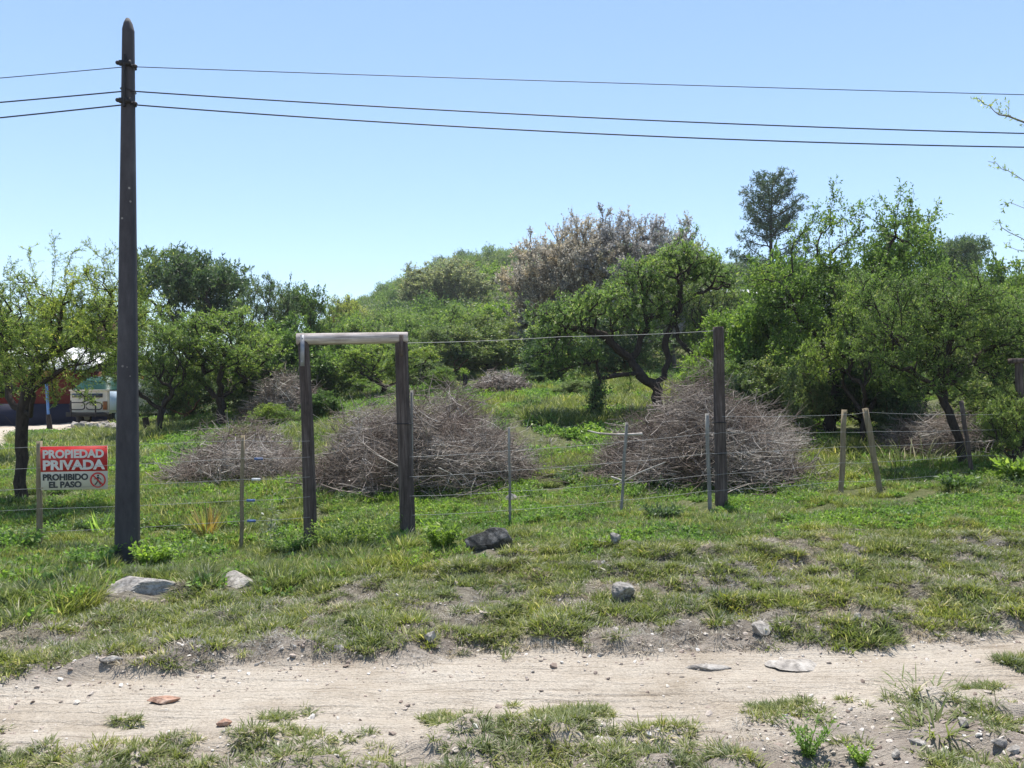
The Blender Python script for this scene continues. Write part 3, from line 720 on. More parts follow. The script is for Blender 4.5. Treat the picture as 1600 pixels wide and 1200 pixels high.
# left feathery tree in front of the house
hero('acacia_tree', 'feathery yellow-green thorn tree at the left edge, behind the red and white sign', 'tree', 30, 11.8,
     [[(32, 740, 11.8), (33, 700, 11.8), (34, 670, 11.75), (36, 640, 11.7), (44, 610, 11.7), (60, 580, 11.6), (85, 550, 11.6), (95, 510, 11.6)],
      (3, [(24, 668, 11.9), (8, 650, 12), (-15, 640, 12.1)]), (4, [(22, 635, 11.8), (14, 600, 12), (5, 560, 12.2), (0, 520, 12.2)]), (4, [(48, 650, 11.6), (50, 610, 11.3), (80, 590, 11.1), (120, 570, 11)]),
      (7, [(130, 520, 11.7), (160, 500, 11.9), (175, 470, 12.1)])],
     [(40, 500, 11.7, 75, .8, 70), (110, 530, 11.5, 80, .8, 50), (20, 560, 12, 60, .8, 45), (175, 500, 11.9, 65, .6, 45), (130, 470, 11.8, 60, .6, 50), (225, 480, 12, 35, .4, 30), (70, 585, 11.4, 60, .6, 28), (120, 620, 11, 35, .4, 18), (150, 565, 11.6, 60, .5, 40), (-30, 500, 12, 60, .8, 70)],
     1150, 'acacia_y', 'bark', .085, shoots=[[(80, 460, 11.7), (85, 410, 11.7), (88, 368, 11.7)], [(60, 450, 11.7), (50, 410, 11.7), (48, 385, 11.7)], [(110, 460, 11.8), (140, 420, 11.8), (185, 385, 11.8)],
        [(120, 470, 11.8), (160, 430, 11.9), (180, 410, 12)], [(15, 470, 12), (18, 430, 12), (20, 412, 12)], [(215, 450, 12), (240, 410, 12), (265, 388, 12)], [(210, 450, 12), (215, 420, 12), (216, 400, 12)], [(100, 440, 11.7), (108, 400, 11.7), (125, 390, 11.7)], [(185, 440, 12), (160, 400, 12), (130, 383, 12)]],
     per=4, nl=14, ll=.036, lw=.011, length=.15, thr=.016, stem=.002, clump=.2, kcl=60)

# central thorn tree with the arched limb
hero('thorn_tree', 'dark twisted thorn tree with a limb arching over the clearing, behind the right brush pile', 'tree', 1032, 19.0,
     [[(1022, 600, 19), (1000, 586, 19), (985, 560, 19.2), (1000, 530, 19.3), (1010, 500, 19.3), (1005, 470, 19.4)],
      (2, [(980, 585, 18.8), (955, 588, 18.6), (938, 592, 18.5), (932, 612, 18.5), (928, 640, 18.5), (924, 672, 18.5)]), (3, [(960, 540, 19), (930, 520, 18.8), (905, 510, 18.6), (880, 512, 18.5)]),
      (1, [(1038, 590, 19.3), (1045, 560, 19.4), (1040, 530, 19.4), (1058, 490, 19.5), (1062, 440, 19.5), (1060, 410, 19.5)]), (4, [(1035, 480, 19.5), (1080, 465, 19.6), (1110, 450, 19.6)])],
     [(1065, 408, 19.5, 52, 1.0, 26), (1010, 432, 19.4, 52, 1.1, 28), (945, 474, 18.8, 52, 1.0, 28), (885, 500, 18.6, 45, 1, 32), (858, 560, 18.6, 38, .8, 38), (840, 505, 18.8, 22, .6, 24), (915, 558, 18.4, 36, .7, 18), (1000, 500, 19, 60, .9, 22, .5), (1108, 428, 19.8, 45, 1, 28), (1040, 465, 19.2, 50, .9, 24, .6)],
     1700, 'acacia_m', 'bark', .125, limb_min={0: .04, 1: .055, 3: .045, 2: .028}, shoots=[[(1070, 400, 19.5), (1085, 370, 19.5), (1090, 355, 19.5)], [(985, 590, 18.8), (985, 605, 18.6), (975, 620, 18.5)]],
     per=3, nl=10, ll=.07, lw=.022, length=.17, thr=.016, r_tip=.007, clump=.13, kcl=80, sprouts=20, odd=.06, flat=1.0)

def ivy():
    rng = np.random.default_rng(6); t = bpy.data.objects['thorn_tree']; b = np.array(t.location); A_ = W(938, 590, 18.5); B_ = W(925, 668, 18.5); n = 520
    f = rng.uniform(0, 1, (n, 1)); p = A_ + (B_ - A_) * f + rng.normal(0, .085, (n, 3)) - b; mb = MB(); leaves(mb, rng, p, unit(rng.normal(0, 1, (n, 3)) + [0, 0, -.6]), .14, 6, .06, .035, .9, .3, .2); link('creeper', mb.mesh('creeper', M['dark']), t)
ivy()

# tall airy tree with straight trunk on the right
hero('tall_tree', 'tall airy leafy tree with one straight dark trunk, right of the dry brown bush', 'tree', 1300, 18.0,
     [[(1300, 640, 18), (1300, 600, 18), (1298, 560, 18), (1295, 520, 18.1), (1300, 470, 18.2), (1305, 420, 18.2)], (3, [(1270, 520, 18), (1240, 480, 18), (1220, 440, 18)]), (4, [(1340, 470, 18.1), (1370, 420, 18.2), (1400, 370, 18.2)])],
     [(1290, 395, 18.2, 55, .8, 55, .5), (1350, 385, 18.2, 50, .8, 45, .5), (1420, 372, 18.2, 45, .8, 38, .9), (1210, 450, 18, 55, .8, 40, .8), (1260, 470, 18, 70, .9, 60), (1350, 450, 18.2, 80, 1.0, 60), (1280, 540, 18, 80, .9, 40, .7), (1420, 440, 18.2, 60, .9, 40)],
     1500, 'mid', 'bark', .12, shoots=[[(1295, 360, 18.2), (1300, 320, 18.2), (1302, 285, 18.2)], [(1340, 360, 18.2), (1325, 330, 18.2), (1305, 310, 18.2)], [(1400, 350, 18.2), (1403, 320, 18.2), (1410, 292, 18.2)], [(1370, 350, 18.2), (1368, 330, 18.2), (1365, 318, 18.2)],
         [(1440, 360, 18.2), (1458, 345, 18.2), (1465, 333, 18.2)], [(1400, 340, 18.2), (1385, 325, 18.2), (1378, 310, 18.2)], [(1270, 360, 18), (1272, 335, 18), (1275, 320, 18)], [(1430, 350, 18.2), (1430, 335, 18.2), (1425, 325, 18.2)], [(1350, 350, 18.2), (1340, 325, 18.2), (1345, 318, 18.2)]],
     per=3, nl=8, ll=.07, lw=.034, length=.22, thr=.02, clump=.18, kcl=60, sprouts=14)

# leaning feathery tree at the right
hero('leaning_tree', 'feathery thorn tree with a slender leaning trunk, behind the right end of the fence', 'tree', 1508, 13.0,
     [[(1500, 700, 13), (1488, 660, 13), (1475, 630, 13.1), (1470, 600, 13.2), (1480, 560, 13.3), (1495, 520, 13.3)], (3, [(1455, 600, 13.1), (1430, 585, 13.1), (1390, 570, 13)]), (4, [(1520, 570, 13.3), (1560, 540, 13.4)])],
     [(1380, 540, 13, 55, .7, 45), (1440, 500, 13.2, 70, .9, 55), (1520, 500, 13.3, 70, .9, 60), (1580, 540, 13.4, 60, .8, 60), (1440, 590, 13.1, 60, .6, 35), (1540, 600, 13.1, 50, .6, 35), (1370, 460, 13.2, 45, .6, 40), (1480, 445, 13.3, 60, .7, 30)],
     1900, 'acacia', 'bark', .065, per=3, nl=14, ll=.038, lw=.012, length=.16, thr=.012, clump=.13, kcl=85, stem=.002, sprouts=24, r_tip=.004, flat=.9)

# tree just outside the right edge, only branch tips reach into view
base_r = G(1790, 7.6)
hero('roadside_tree', 'thorn tree beyond the right edge, its thin leafy twigs reaching into the sky', 'tree', 1790, 7.6,
     [[(1780, 600, 7.6), (1760, 450, 7.6), (1740, 330, 7.6), (1730, 200, 7.6)]],
     [(1780, 250, 7.6, 90, .6, 130), (1740, 400, 7.6, 70, .5, 80)], 500, 'acacia_y', 'bark_grey', .07,
     shoots=[[(1700, 240, 7.6), (1640, 215, 7.6), (1590, 185, 7.6), (1560, 178, 7.6), (1540, 165, 7.6), (1526, 152, 7.6)], [(1600, 190, 7.6), (1575, 160, 7.6), (1560, 165, 7.6)], [(1690, 330, 7.6), (1630, 300, 7.6), (1590, 275, 7.6), (1565, 262, 7.6), (1548, 250, 7.6)], [(1680, 350, 7.6), (1620, 330, 7.6), (1580, 320, 7.6), (1568, 322, 7.6)],
         [(1690, 400, 7.6), (1640, 385, 7.6), (1600, 375, 7.6), (1570, 355, 7.6), (1552, 348, 7.6)], [(1650, 395, 7.6), (1600, 392, 7.6), (1575, 385, 7.6), (1568, 380, 7.6)]],
     per=2, nl=7, ll=.032, lw=.011, length=.07, thr=.012, r_tip=.0022)

# generic crowns
PR = {}
def gen(kind, seed, trunk_h, blobs, n, **kw):
    kw.setdefault('clump', .16); kw.setdefault('kcl', 34); kw.setdefault('sprouts', 9); rng = np.random.default_rng(seed)
    tr = [[np.zeros(3), np.array([.04, 0, trunk_h * .5]), np.array([-.05, .05, trunk_h])]]
    for a in (0, 2.1, 4.2):
        d = np.array([math.cos(a + seed), math.sin(a + seed), 0]); tr.append((2, [np.array([0, 0, trunk_h * 1.2]) + d * .3, np.array([0, 0, trunk_h * 1.6]) + d * .7]))
    return make_tree(seed, tr, blobs, n, **kw)
PR['acacia1'] = gen('a', 101, 1.0, [(0, 0, 2.9, 1.5, 1.4, .8), (-1.2, .2, 2.4, 1.0, .9, .7), (1.2, -.2, 2.3, 1.1, .9, .8), (.2, -.7, 1.8, 1.2, .8, .6), (-.5, .3, 3.5, .8, .7, .5)], 1100, leaf='acacia', bark='bark', r_base=.11, per=3, nl=10, ll=.08, lw=.026, length=.19, thr=.02, r_tip=.006, flat=.9)
PR['acacia2'] = gen('a', 102, .9, [(.3, 0, 2.7, 1.3, 1.4, 1.0), (-1.1, -.2, 2.9, .9, .9, .8), (1.3, .2, 2.0, .9, .9, .6), (-.9, .3, 1.6, .8, .8, .5), (.8, -.2, 3.7, .6, .6, .4)], 1100, leaf='acacia', bark='bark', r_base=.10, per=3, nl=10, ll=.08, lw=.026, length=.19, thr=.02, r_tip=.006, flat=.9)
PR['flat'] = gen('f', 103, 1.6, [(0, 0, 3.4, 1.9, 1.6, .45), (-1.0, .2, 3.0, 1.2, 1, .45), (1.3, -.2, 2.9, 1.1, 1, .5), (.1, 0, 2.3, 1.2, 1, .4)], 1000, leaf='dark', bark='bark', r_base=.12, per=4, nl=9, ll=.10, lw=.035, length=.22, thr=.025)
PR['bush1'] = gen('b', 104, .5, [(0, 0, 1.9, 1.3, 1.2, 1.1), (-.9, .2, 1.3, .9, .9, .9), (.9, -.2, 1.4, 1.0, .9, .9), (.1, -.4, 1.0, 1.2, .9, .8)], 1000, leaf='mid', bark='bark', r_base=.07, per=3, nl=10, ll=.11, lw=.055, length=.28, thr=.03)
PR['bush2'] = gen('b', 105, .4, [(.3, 0, 1.7, 1.1, 1.1, 1.0), (-.9, .1, 1.7, .8, .9, 1.0), (.9, .2, 1.1, .9, .9, .8), (-.3, -.4, .9, 1.2, .8, .7), (-.2, 0, 2.6, .5, .5, .5)], 1000, leaf='mid', bark='bark', r_base=.07, per=4, nl=10, ll=.075, lw=.04, length=.24, thr=.03)
PR['airy'] = gen('y', 106, 1.0, [(0, 0, 2.6, 1.2, 1.1, 1.2), (-.9, .2, 2.2, .8, .8, .8), (.9, -.2, 2.6, .8, .8, .9)], 900, leaf='olive', bark='bark_grey', r_base=.07, per=3, nl=7, ll=.09, lw=.045, length=.24, thr=.02, shoots=[[(0, 0, 3), (.1, 0, 4.1)], [(.5, 0, 3), (.8, 0, 3.9)], [(-.5, 0, 3), (-.6, .1, 3.8)]])
PR['grey1'] = gen('g', 107, 1.0, [(0, 0, 2.9, 1.1, 1.1, 1.3), (-.9, .2, 2.5, .8, .8, 1.2), (.9, -.2, 2.6, .8, .8, 1.25), (0, 0, 1.6, 1.3, .9, .9), (.2, 0, 2.2, 1.3, 1, 1.2)], 1300, leaf='grey', bark='bark_grey', r_base=.09, r_tip=.008, per=6, nl=7, ll=.06, lw=.04, length=.24, thr=.04, up=.9, sprouts=30, clump=.3, kcl=40, stem=.005)
# far small crowns for the hillside
def far_crown(seed, leaf):
    rng = np.random.default_rng(seed); mb = MB()
    nb = 7; c = np.stack([rng.normal(0, .45, nb), rng.normal(0, .45, nb), rng.uniform(.7, 1.7, nb)], 1); k = 900
    cl = c[rng.integers(0, nb, k)] + unit(rng.normal(0, 1, (k, 3))) * rng.uniform(.3, .95, (k, 1)) * np.array([.9, .9, .75]); cl[:, 2] = np.maximum(cl[:, 2], .05)
    d = unit(rng.normal(0, 1, (k, 3)) + np.array([0, 0, .5])); lv = np.clip(vnoise(cl[:, 0] * 2, cl[:, 2] * 2 + cl[:, 1], 3) * .9, 0, .8)
    leaves(mb, rng, cl, d, .3, 6, .13, .06, .9, 0, .4, lv)
    P = np.array([[[0, 0, -.3], [0, .03, .5], [.05, 0, 1.3]]]); mb.tubes(P, np.array([[.07, .06, .02]]), 5, lv=np.array([.0]))
    return mb.mesh('hillside_tree', M[leaf])
FARM = [far_crown(201, 'olive'), far_crown(202, 'mid'), far_crown(203, 'acacia'), far_crown(204, 'greygreen'), far_crown(205, 'dark')]

def T(px, Y, top, wpx, proto, leaf, label, bark=None, name='tree', cat='tree', rz=None, group=None):
    p = PR[proto]; g = G(px, Y); ztop = EYE + (640 - top) / F * Y; h = ztop - g.z
    wm = wpx / F * Y * 1.08; sz = h / (p[2] + .12); sx = wm / (p[3] + .25)
    return place_tree(p, (g.x, g.y, g.z - .06), label, cat, sx, sz, (px * 1.7) % 6.28 if rz is None else rz, leaf, bark, name=name, group=group)
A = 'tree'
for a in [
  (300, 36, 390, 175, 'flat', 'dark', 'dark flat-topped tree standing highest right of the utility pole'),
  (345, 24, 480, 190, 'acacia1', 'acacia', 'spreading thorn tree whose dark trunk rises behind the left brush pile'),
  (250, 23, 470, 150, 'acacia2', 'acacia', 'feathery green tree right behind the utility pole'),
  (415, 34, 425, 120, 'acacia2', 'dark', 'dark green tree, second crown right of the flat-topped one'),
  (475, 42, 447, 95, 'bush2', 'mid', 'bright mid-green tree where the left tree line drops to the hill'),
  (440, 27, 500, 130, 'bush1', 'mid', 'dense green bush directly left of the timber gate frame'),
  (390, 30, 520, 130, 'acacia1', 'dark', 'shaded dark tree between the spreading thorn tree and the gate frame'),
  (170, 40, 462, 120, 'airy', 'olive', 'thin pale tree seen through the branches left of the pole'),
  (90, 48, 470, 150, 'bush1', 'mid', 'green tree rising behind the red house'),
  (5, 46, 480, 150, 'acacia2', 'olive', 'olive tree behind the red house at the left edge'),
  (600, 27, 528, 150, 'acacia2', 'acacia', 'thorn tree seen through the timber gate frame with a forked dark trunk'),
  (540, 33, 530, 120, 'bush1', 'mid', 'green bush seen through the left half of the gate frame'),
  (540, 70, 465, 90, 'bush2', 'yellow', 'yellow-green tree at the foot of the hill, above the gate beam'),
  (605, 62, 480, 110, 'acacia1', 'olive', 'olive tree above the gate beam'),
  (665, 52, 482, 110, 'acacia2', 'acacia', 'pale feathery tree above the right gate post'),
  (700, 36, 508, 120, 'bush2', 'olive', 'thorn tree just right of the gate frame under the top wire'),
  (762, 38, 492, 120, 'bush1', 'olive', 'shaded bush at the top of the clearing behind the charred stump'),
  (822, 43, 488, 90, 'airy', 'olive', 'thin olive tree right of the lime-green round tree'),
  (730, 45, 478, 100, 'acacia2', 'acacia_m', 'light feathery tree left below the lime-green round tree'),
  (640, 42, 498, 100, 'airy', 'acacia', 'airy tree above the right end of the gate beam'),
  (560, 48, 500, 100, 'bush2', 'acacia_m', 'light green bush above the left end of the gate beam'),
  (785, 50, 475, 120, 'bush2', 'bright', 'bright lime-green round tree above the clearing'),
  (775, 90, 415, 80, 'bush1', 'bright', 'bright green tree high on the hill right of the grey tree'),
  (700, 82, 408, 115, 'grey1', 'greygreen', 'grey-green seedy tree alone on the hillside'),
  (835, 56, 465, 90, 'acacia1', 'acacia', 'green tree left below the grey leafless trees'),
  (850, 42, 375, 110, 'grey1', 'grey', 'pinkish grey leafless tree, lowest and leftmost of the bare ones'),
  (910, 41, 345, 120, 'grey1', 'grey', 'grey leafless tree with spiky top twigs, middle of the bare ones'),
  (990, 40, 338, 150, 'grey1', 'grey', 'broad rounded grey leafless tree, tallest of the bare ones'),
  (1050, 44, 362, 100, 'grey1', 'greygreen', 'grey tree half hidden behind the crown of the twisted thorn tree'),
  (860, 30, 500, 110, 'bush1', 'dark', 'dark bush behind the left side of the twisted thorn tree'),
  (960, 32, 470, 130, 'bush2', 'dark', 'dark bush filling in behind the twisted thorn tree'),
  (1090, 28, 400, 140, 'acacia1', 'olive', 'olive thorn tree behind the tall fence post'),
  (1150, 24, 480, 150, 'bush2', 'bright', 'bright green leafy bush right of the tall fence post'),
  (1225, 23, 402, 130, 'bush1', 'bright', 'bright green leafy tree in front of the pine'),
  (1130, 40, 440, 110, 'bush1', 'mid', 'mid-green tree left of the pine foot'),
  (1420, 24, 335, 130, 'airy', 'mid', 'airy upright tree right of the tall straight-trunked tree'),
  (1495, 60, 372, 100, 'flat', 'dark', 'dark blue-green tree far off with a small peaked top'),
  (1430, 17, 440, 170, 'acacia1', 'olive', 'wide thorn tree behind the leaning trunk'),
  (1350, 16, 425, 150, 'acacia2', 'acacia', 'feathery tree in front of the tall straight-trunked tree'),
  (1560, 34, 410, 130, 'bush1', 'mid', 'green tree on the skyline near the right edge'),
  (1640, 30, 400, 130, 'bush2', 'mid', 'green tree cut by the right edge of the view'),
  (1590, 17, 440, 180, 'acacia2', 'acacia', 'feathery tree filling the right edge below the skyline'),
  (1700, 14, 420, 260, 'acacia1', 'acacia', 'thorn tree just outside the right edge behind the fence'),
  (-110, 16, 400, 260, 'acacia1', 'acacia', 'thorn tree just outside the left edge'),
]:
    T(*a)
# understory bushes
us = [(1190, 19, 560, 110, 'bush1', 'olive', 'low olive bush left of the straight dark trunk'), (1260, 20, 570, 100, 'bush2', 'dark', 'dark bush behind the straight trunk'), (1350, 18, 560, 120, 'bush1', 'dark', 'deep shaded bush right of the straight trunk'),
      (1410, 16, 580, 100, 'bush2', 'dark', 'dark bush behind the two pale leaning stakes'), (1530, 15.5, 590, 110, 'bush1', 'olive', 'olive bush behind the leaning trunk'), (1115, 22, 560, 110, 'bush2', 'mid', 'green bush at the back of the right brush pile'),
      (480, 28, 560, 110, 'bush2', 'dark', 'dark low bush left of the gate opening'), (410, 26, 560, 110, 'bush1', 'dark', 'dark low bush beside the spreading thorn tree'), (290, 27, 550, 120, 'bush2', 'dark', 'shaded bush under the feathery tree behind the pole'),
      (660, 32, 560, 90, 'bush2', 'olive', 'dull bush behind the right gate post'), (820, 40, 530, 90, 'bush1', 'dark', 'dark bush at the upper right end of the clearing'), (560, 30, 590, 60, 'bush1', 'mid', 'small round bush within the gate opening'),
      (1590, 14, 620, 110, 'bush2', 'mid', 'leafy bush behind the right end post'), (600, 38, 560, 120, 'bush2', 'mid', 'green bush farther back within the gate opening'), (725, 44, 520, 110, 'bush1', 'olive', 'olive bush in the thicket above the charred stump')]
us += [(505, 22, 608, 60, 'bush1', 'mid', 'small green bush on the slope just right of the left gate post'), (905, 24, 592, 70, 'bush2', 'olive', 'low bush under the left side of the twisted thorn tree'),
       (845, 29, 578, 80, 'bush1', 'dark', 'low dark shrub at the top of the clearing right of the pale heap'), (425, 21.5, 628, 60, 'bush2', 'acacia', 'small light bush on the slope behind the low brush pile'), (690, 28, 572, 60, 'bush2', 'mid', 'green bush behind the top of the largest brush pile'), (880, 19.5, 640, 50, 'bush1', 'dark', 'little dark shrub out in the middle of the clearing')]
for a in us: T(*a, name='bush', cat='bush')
T(1582, 11.9, 600, 90, 'acacia2', 'acacia_y', 'low yellow-green thorn bush against the right end of the fence', name='thorn_bush', cat='bush')
T(1262, 17, 556, 80, 'bush2', 'olive', 'rusty brown dry bush between the right brush pile and the straight trunk', name='dry_bush', cat='bush').children[1].material_slots[0].material = M['dry_red']

# pine
def pine():
    rng = np.random.default_rng(8); Yp = 60; g = G(1205, Yp); top = W(1210, 262, Yp)[2] - g.z
    tr = np.array([[0, 0, -.2], [.05, 0, top * .35], [-.05, 0, top * .7], [.12, 0, top * .97]]); wm = MB(); wm.tube(tr, [.2, .17, .1, .03], 8)
    lm = MB(); n = 74
    for k in range(n):
        f = .38 + .60 * (k / n) ** .9; z = top * f; 
        if .60 < f < .66 and k % 2: continue
        prof = np.interp(f, [.38, .5, .62, .66, .78, .9, 1], [4.6, 4.2, 3.2, 1.7, 2.3, 2.0, .6])
        a = k * 2.4 + rng.uniform(-.3, .3); L = prof * rng.uniform(.75, 1.1); d = np.array([math.cos(a), math.sin(a), 0]); rise = np.interp(f, [.38, 1], [.12, .8])
        q = np.array([[0, 0, z - L * rise], *[d * L * t + np.array([0, 0, z - L * rise + L * rise * t ** 1.6]) for t in (.35, .7, 1)]]); wm.tube(q, [.05, .04, .025, .012], 4, False)
        m = 34; tt = rng.uniform(.3, 1.0, m) ** .7; b = np.stack([np.interp(tt, [0, .35, .7, 1], q[:, c]) for c in range(3)], 1) + rng.normal(0, .24, (m, 3)) * np.array([1, 1, .5])
        leaves(lm, rng, b, unit(rng.normal(0, 1, (m, 3)) + np.array([0, 0, .6]) + d * .5), .1, 9, .26, .05, 1.3, 0, 0)
    t = thing('pine_tree', 'dark pine standing tallest on the skyline at the right', 'tree', g); link('trunk', wm.mesh('trunk', M['bark'], True), t); link('crown', lm.mesh('crown', M['pine']), t)
pine()

# hillside: nearest trees singly, the rest as one wood
def hillside():
    rng = np.random.default_rng(19); pts = []
    for Y0, Y1, gap, n in ((46, 75, 2.6, 900), (75, 115, 3.1, 2200), (115, 200, 3.6, 5200)):
        cell = {}
        for _ in range(n):
            Y = math.sqrt(rng.uniform(Y0 ** 2, Y1 ** 2)); px = rng.uniform(400, 1680); x = (px - 800) / F * Y
            if px < 470 and Y > 60: continue
            if 1110 < px < 1320 and 42 < Y < 66: continue
            key = (int(x // gap), int(Y // gap))
            if any((a, b) in cell and math.hypot(cell[(a, b)][0] - x, cell[(a, b)][1] - Y) < gap for a in range(key[0] - 1, key[0] + 2) for b in range(key[1] - 1, key[1] + 2)): continue
            cell[key] = (x, Y); pts.append((x, Y))
    # left lowland behind the trees
    for _ in range(70):
        Y = rng.uniform(50, 120); px = rng.uniform(-150, 480); pts.append(((px - 800) / F * Y, Y))
    pts = np.array(pts); z = height(pts[:, 0], pts[:, 1]); z = z + np.clip((pts[:, 1] - 60) / 60, 0, 1) * (fbm(pts[:, 0] * .05, pts[:, 1] * .05, 44, 3) - .5) * 3
    kind = rng.choice(5, len(pts), p=[.33, .22, .25, .12, .08]); s = rng.uniform(.9, 1.75, len(pts)); s = np.where(pts[:, 1] < 75, s * 1.05, s * 1.15)
    s = s * np.where(pts[:, 0] < -.2 * pts[:, 1] * 0 - 22, .8, 1)
    hz = s * rng.uniform(.8, 1.15, len(pts)); order = np.argsort(pts[:, 1])
    names = ['olive', 'mid green', 'feathery light green', 'grey-green', 'dark green']
    for i in order[:285]:
        o = link('hillside_tree', FARM[kind[i]]); o.location = (pts[i, 0], pts[i, 1], z[i] - .1); o.scale = (s[i], s[i], hz[i]); o.rotation_euler = (0, 0, rng.uniform(0, 6.28))
        tag(o, 'small %s tree in the unbroken wood on the lower hillside' % names[kind[i]], 'tree', '%s trees of the hillside wood' % names[kind[i]])
    r = order[285:]; scatter('woodland', 'mixed green woodland covering the upper hill to the skyline', 'woodland', np.stack([pts[r, 0], pts[r, 1], z[r] - .1], 1), np.stack([s[r], s[r], hz[r]], 1), kind[r], FARM, tilt=.05, seed=4)
hillside()
for px, py_, Y, w, leaf, lab in [(720, 392, 165, 34, 'dark', 'dark round tree alone on the hill crest'), (688, 402, 168, 36, 'dark', 'low dark tree left of the crest tree on the hill skyline'), (765, 396, 165, 45, 'olive', 'olive tree right of the crest tree on the hill skyline')]:
    x = (px - 800) / F * Y; o = link('crest_tree', FARM[{'dark': 4, 'olive': 0}[leaf]]); z0 = H(x, Y); ww = w / F * Y / 2.6; hh = (EYE + (640 - py_) / F * Y - z0) / 2.2
    o.location = (x, Y, z0); o.scale = (ww, ww, max(.8, hh)); tag(o, lab, 'tree')

# ------------------------------------------------------------------ brush piles
def brush(px, Y, wpx, top, label, n=4200, m='dry', dy=1.3, seed=1, pw=2.2, thick=26, r=(.0026, .0075), group=None, skew=0., tail=.3):
    rng = np.random.default_rng(seed); g = G(px, Y); hw = wpx / F * Y / 2; hh = EYE + (640 - top) / F * Y - g.z
    t = thing('brush_pile', label, 'brush pile', g, 0, group)
    def dome(k, lo=.0, hi=1.0):
        a = rng.uniform(0, 2 * np.pi, k); rr = np.sqrt(rng.uniform(0, 1, k)) * np.where(rng.uniform(0, 1, k) < .07, 1.3, 1); x = rr * np.cos(a); y = rr * np.sin(a)
        prof = np.clip(1 - np.abs(x - skew * .4) ** pw - .5 * np.abs(y) ** 2, .04, 1) * (.25 + 1.4 * fbm(x * 3.0 + seed * 3, y * 2.4, seed, 3))
        z = hh * prof * (lo + (hi - lo) * rng.uniform(0, 1, k) ** .55)
        wx = g.x + x * hw; wy = g.y + y * dy
        return np.stack([x * hw, y * dy, z * .95 + height(wx, wy) - g.z], 1), np.stack([x, y], 1)
    mb = MB()
    p, _ = dome(n); az = rng.uniform(0, 2 * np.pi, n); el = rng.normal(.0, .35, n)
    side = np.sign(p[:, 0] / hw + rng.normal(0, .5, n)); d = unit(np.stack([np.cos(az) + side * .5, np.sin(az) * .8, np.sin(el) + .1 - .25 * np.abs(p[:, 0] / hw)], 1))
    L = rng.uniform(.25, 1.0, n) * min(1, hh); Pn = walk(rng, p - d * (L * .5)[:, None], d, L, 5, .16)
    gx = height(Pn[..., 0] + g.x, Pn[..., 1] + g.y) - g.z; Pn[..., 2] = np.maximum(Pn[..., 2], gx + .01)
    ra = rng.uniform(*r, n)[:, None] * np.array([1, .85, .7, .5, .25])
    lv = np.clip(rng.normal(.44, .2, n) + (vnoise(p[:, 0] * 2.2 + seed, p[:, 2] * 2.6) - .5) * .7, 0, 1)
    mb.tubes(Pn, ra, 3, lv=lv)
    # side twigs
    ii = rng.integers(0, n, int(n * 1.6)); ki = rng.integers(1, 4, len(ii)); b = Pn[ii, ki]; dd = unit(unit(Pn[ii, ki + 1] - b) + rng.normal(0, .7, (len(ii), 3))); LL = L[ii] * rng.uniform(.15, .45, len(ii))
    Q = walk(rng, b, dd, LL, 3, .2); mb.tubes(Q, ra[ii, 2][:, None] * np.array([.8, .6, .3]), 3, lv=np.clip(lv[ii] + rng.normal(0, .15, len(ii)), 0, 1))
    o = link('twigs', mb.mesh('twigs', M[m]), t); o['kind'] = 'stuff'
    # thicker branches, one object each
    p, _ = dome(thick, .55, 1.0)
    for k in range(thick):
        bm_ = MB(); a = rng.uniform(-.9, .9) + (math.pi if rng.uniform() < .5 else 0); Lb = rng.uniform(.5, 1.1) * min(1, hh); d0 = np.array([[math.cos(a), math.sin(a) * .6, rng.uniform(-.15, .5)]])
        d0 = unit(d0); c = np.array([[p[k, 0], p[k, 1] - dy * .15, p[k, 2]]]); PP = walk(rng, c - d0 * Lb * .5, d0, np.array([Lb]), 8, .09)
        r0 = rng.uniform(.007, .016); bm_.tubes(PP, r0 * np.linspace(1, .3, 8)[None], 6, True, lv=np.array([rng.uniform(.3, .8)]))
        nn = 5; jj = rng.integers(2, 7, nn); bb = PP[0, jj]; dd = unit(unit(PP[0, jj] - PP[0, jj - 1]) + rng.normal(0, .6, (nn, 3))); SP = walk(rng, bb, dd, rng.uniform(.12, .4, nn), 4, .18)
        bm_.tubes(SP, r0 * .4 * np.array([1, .8, .55, .2])[None] * np.ones((nn, 1)), 4, lv=np.full(nn, .7))
        ob = link('branch', bm_.mesh('branch', M[m], True), t)
    return t
brush(655, 12.9, 345, 600, 'largest brush pile of dry thorny branches, behind the timber gate frame', n=6500, seed=3, dy=1.5, thick=34)
brush(1090, 12.9, 305, 576, 'tall peaked brush pile of dry branches, behind the tall fence post', n=6200, seed=4, pw=1.6, dy=1.5, thick=40)
brush(375, 14.0, 215, 674, 'low brush pile between the utility pole and the gate frame', n=3000, seed=5, dy=1.3, thick=16)
brush(783, 26, 90, 580, 'small distant heap of pale branches at the top of the clearing', n=1300, seed=6, dy=1.2, thick=10, r=(.01, .02))
brush(440, 25, 110, 588, 'shaded grey heap of brush left of the gate frame, under the trees', n=1500, seed=7, dy=1.3, thick=8, r=(.008, .016))
brush(1470, 14.9, 150, 640, 'brush heap around the leaning trunk at the right', n=2200, seed=8, dy=1, thick=14)
brush(1180, 15.8, 150, 640, 'low spill of twigs behind the peaked brush pile', n=1500, seed=9, dy=1, thick=6)
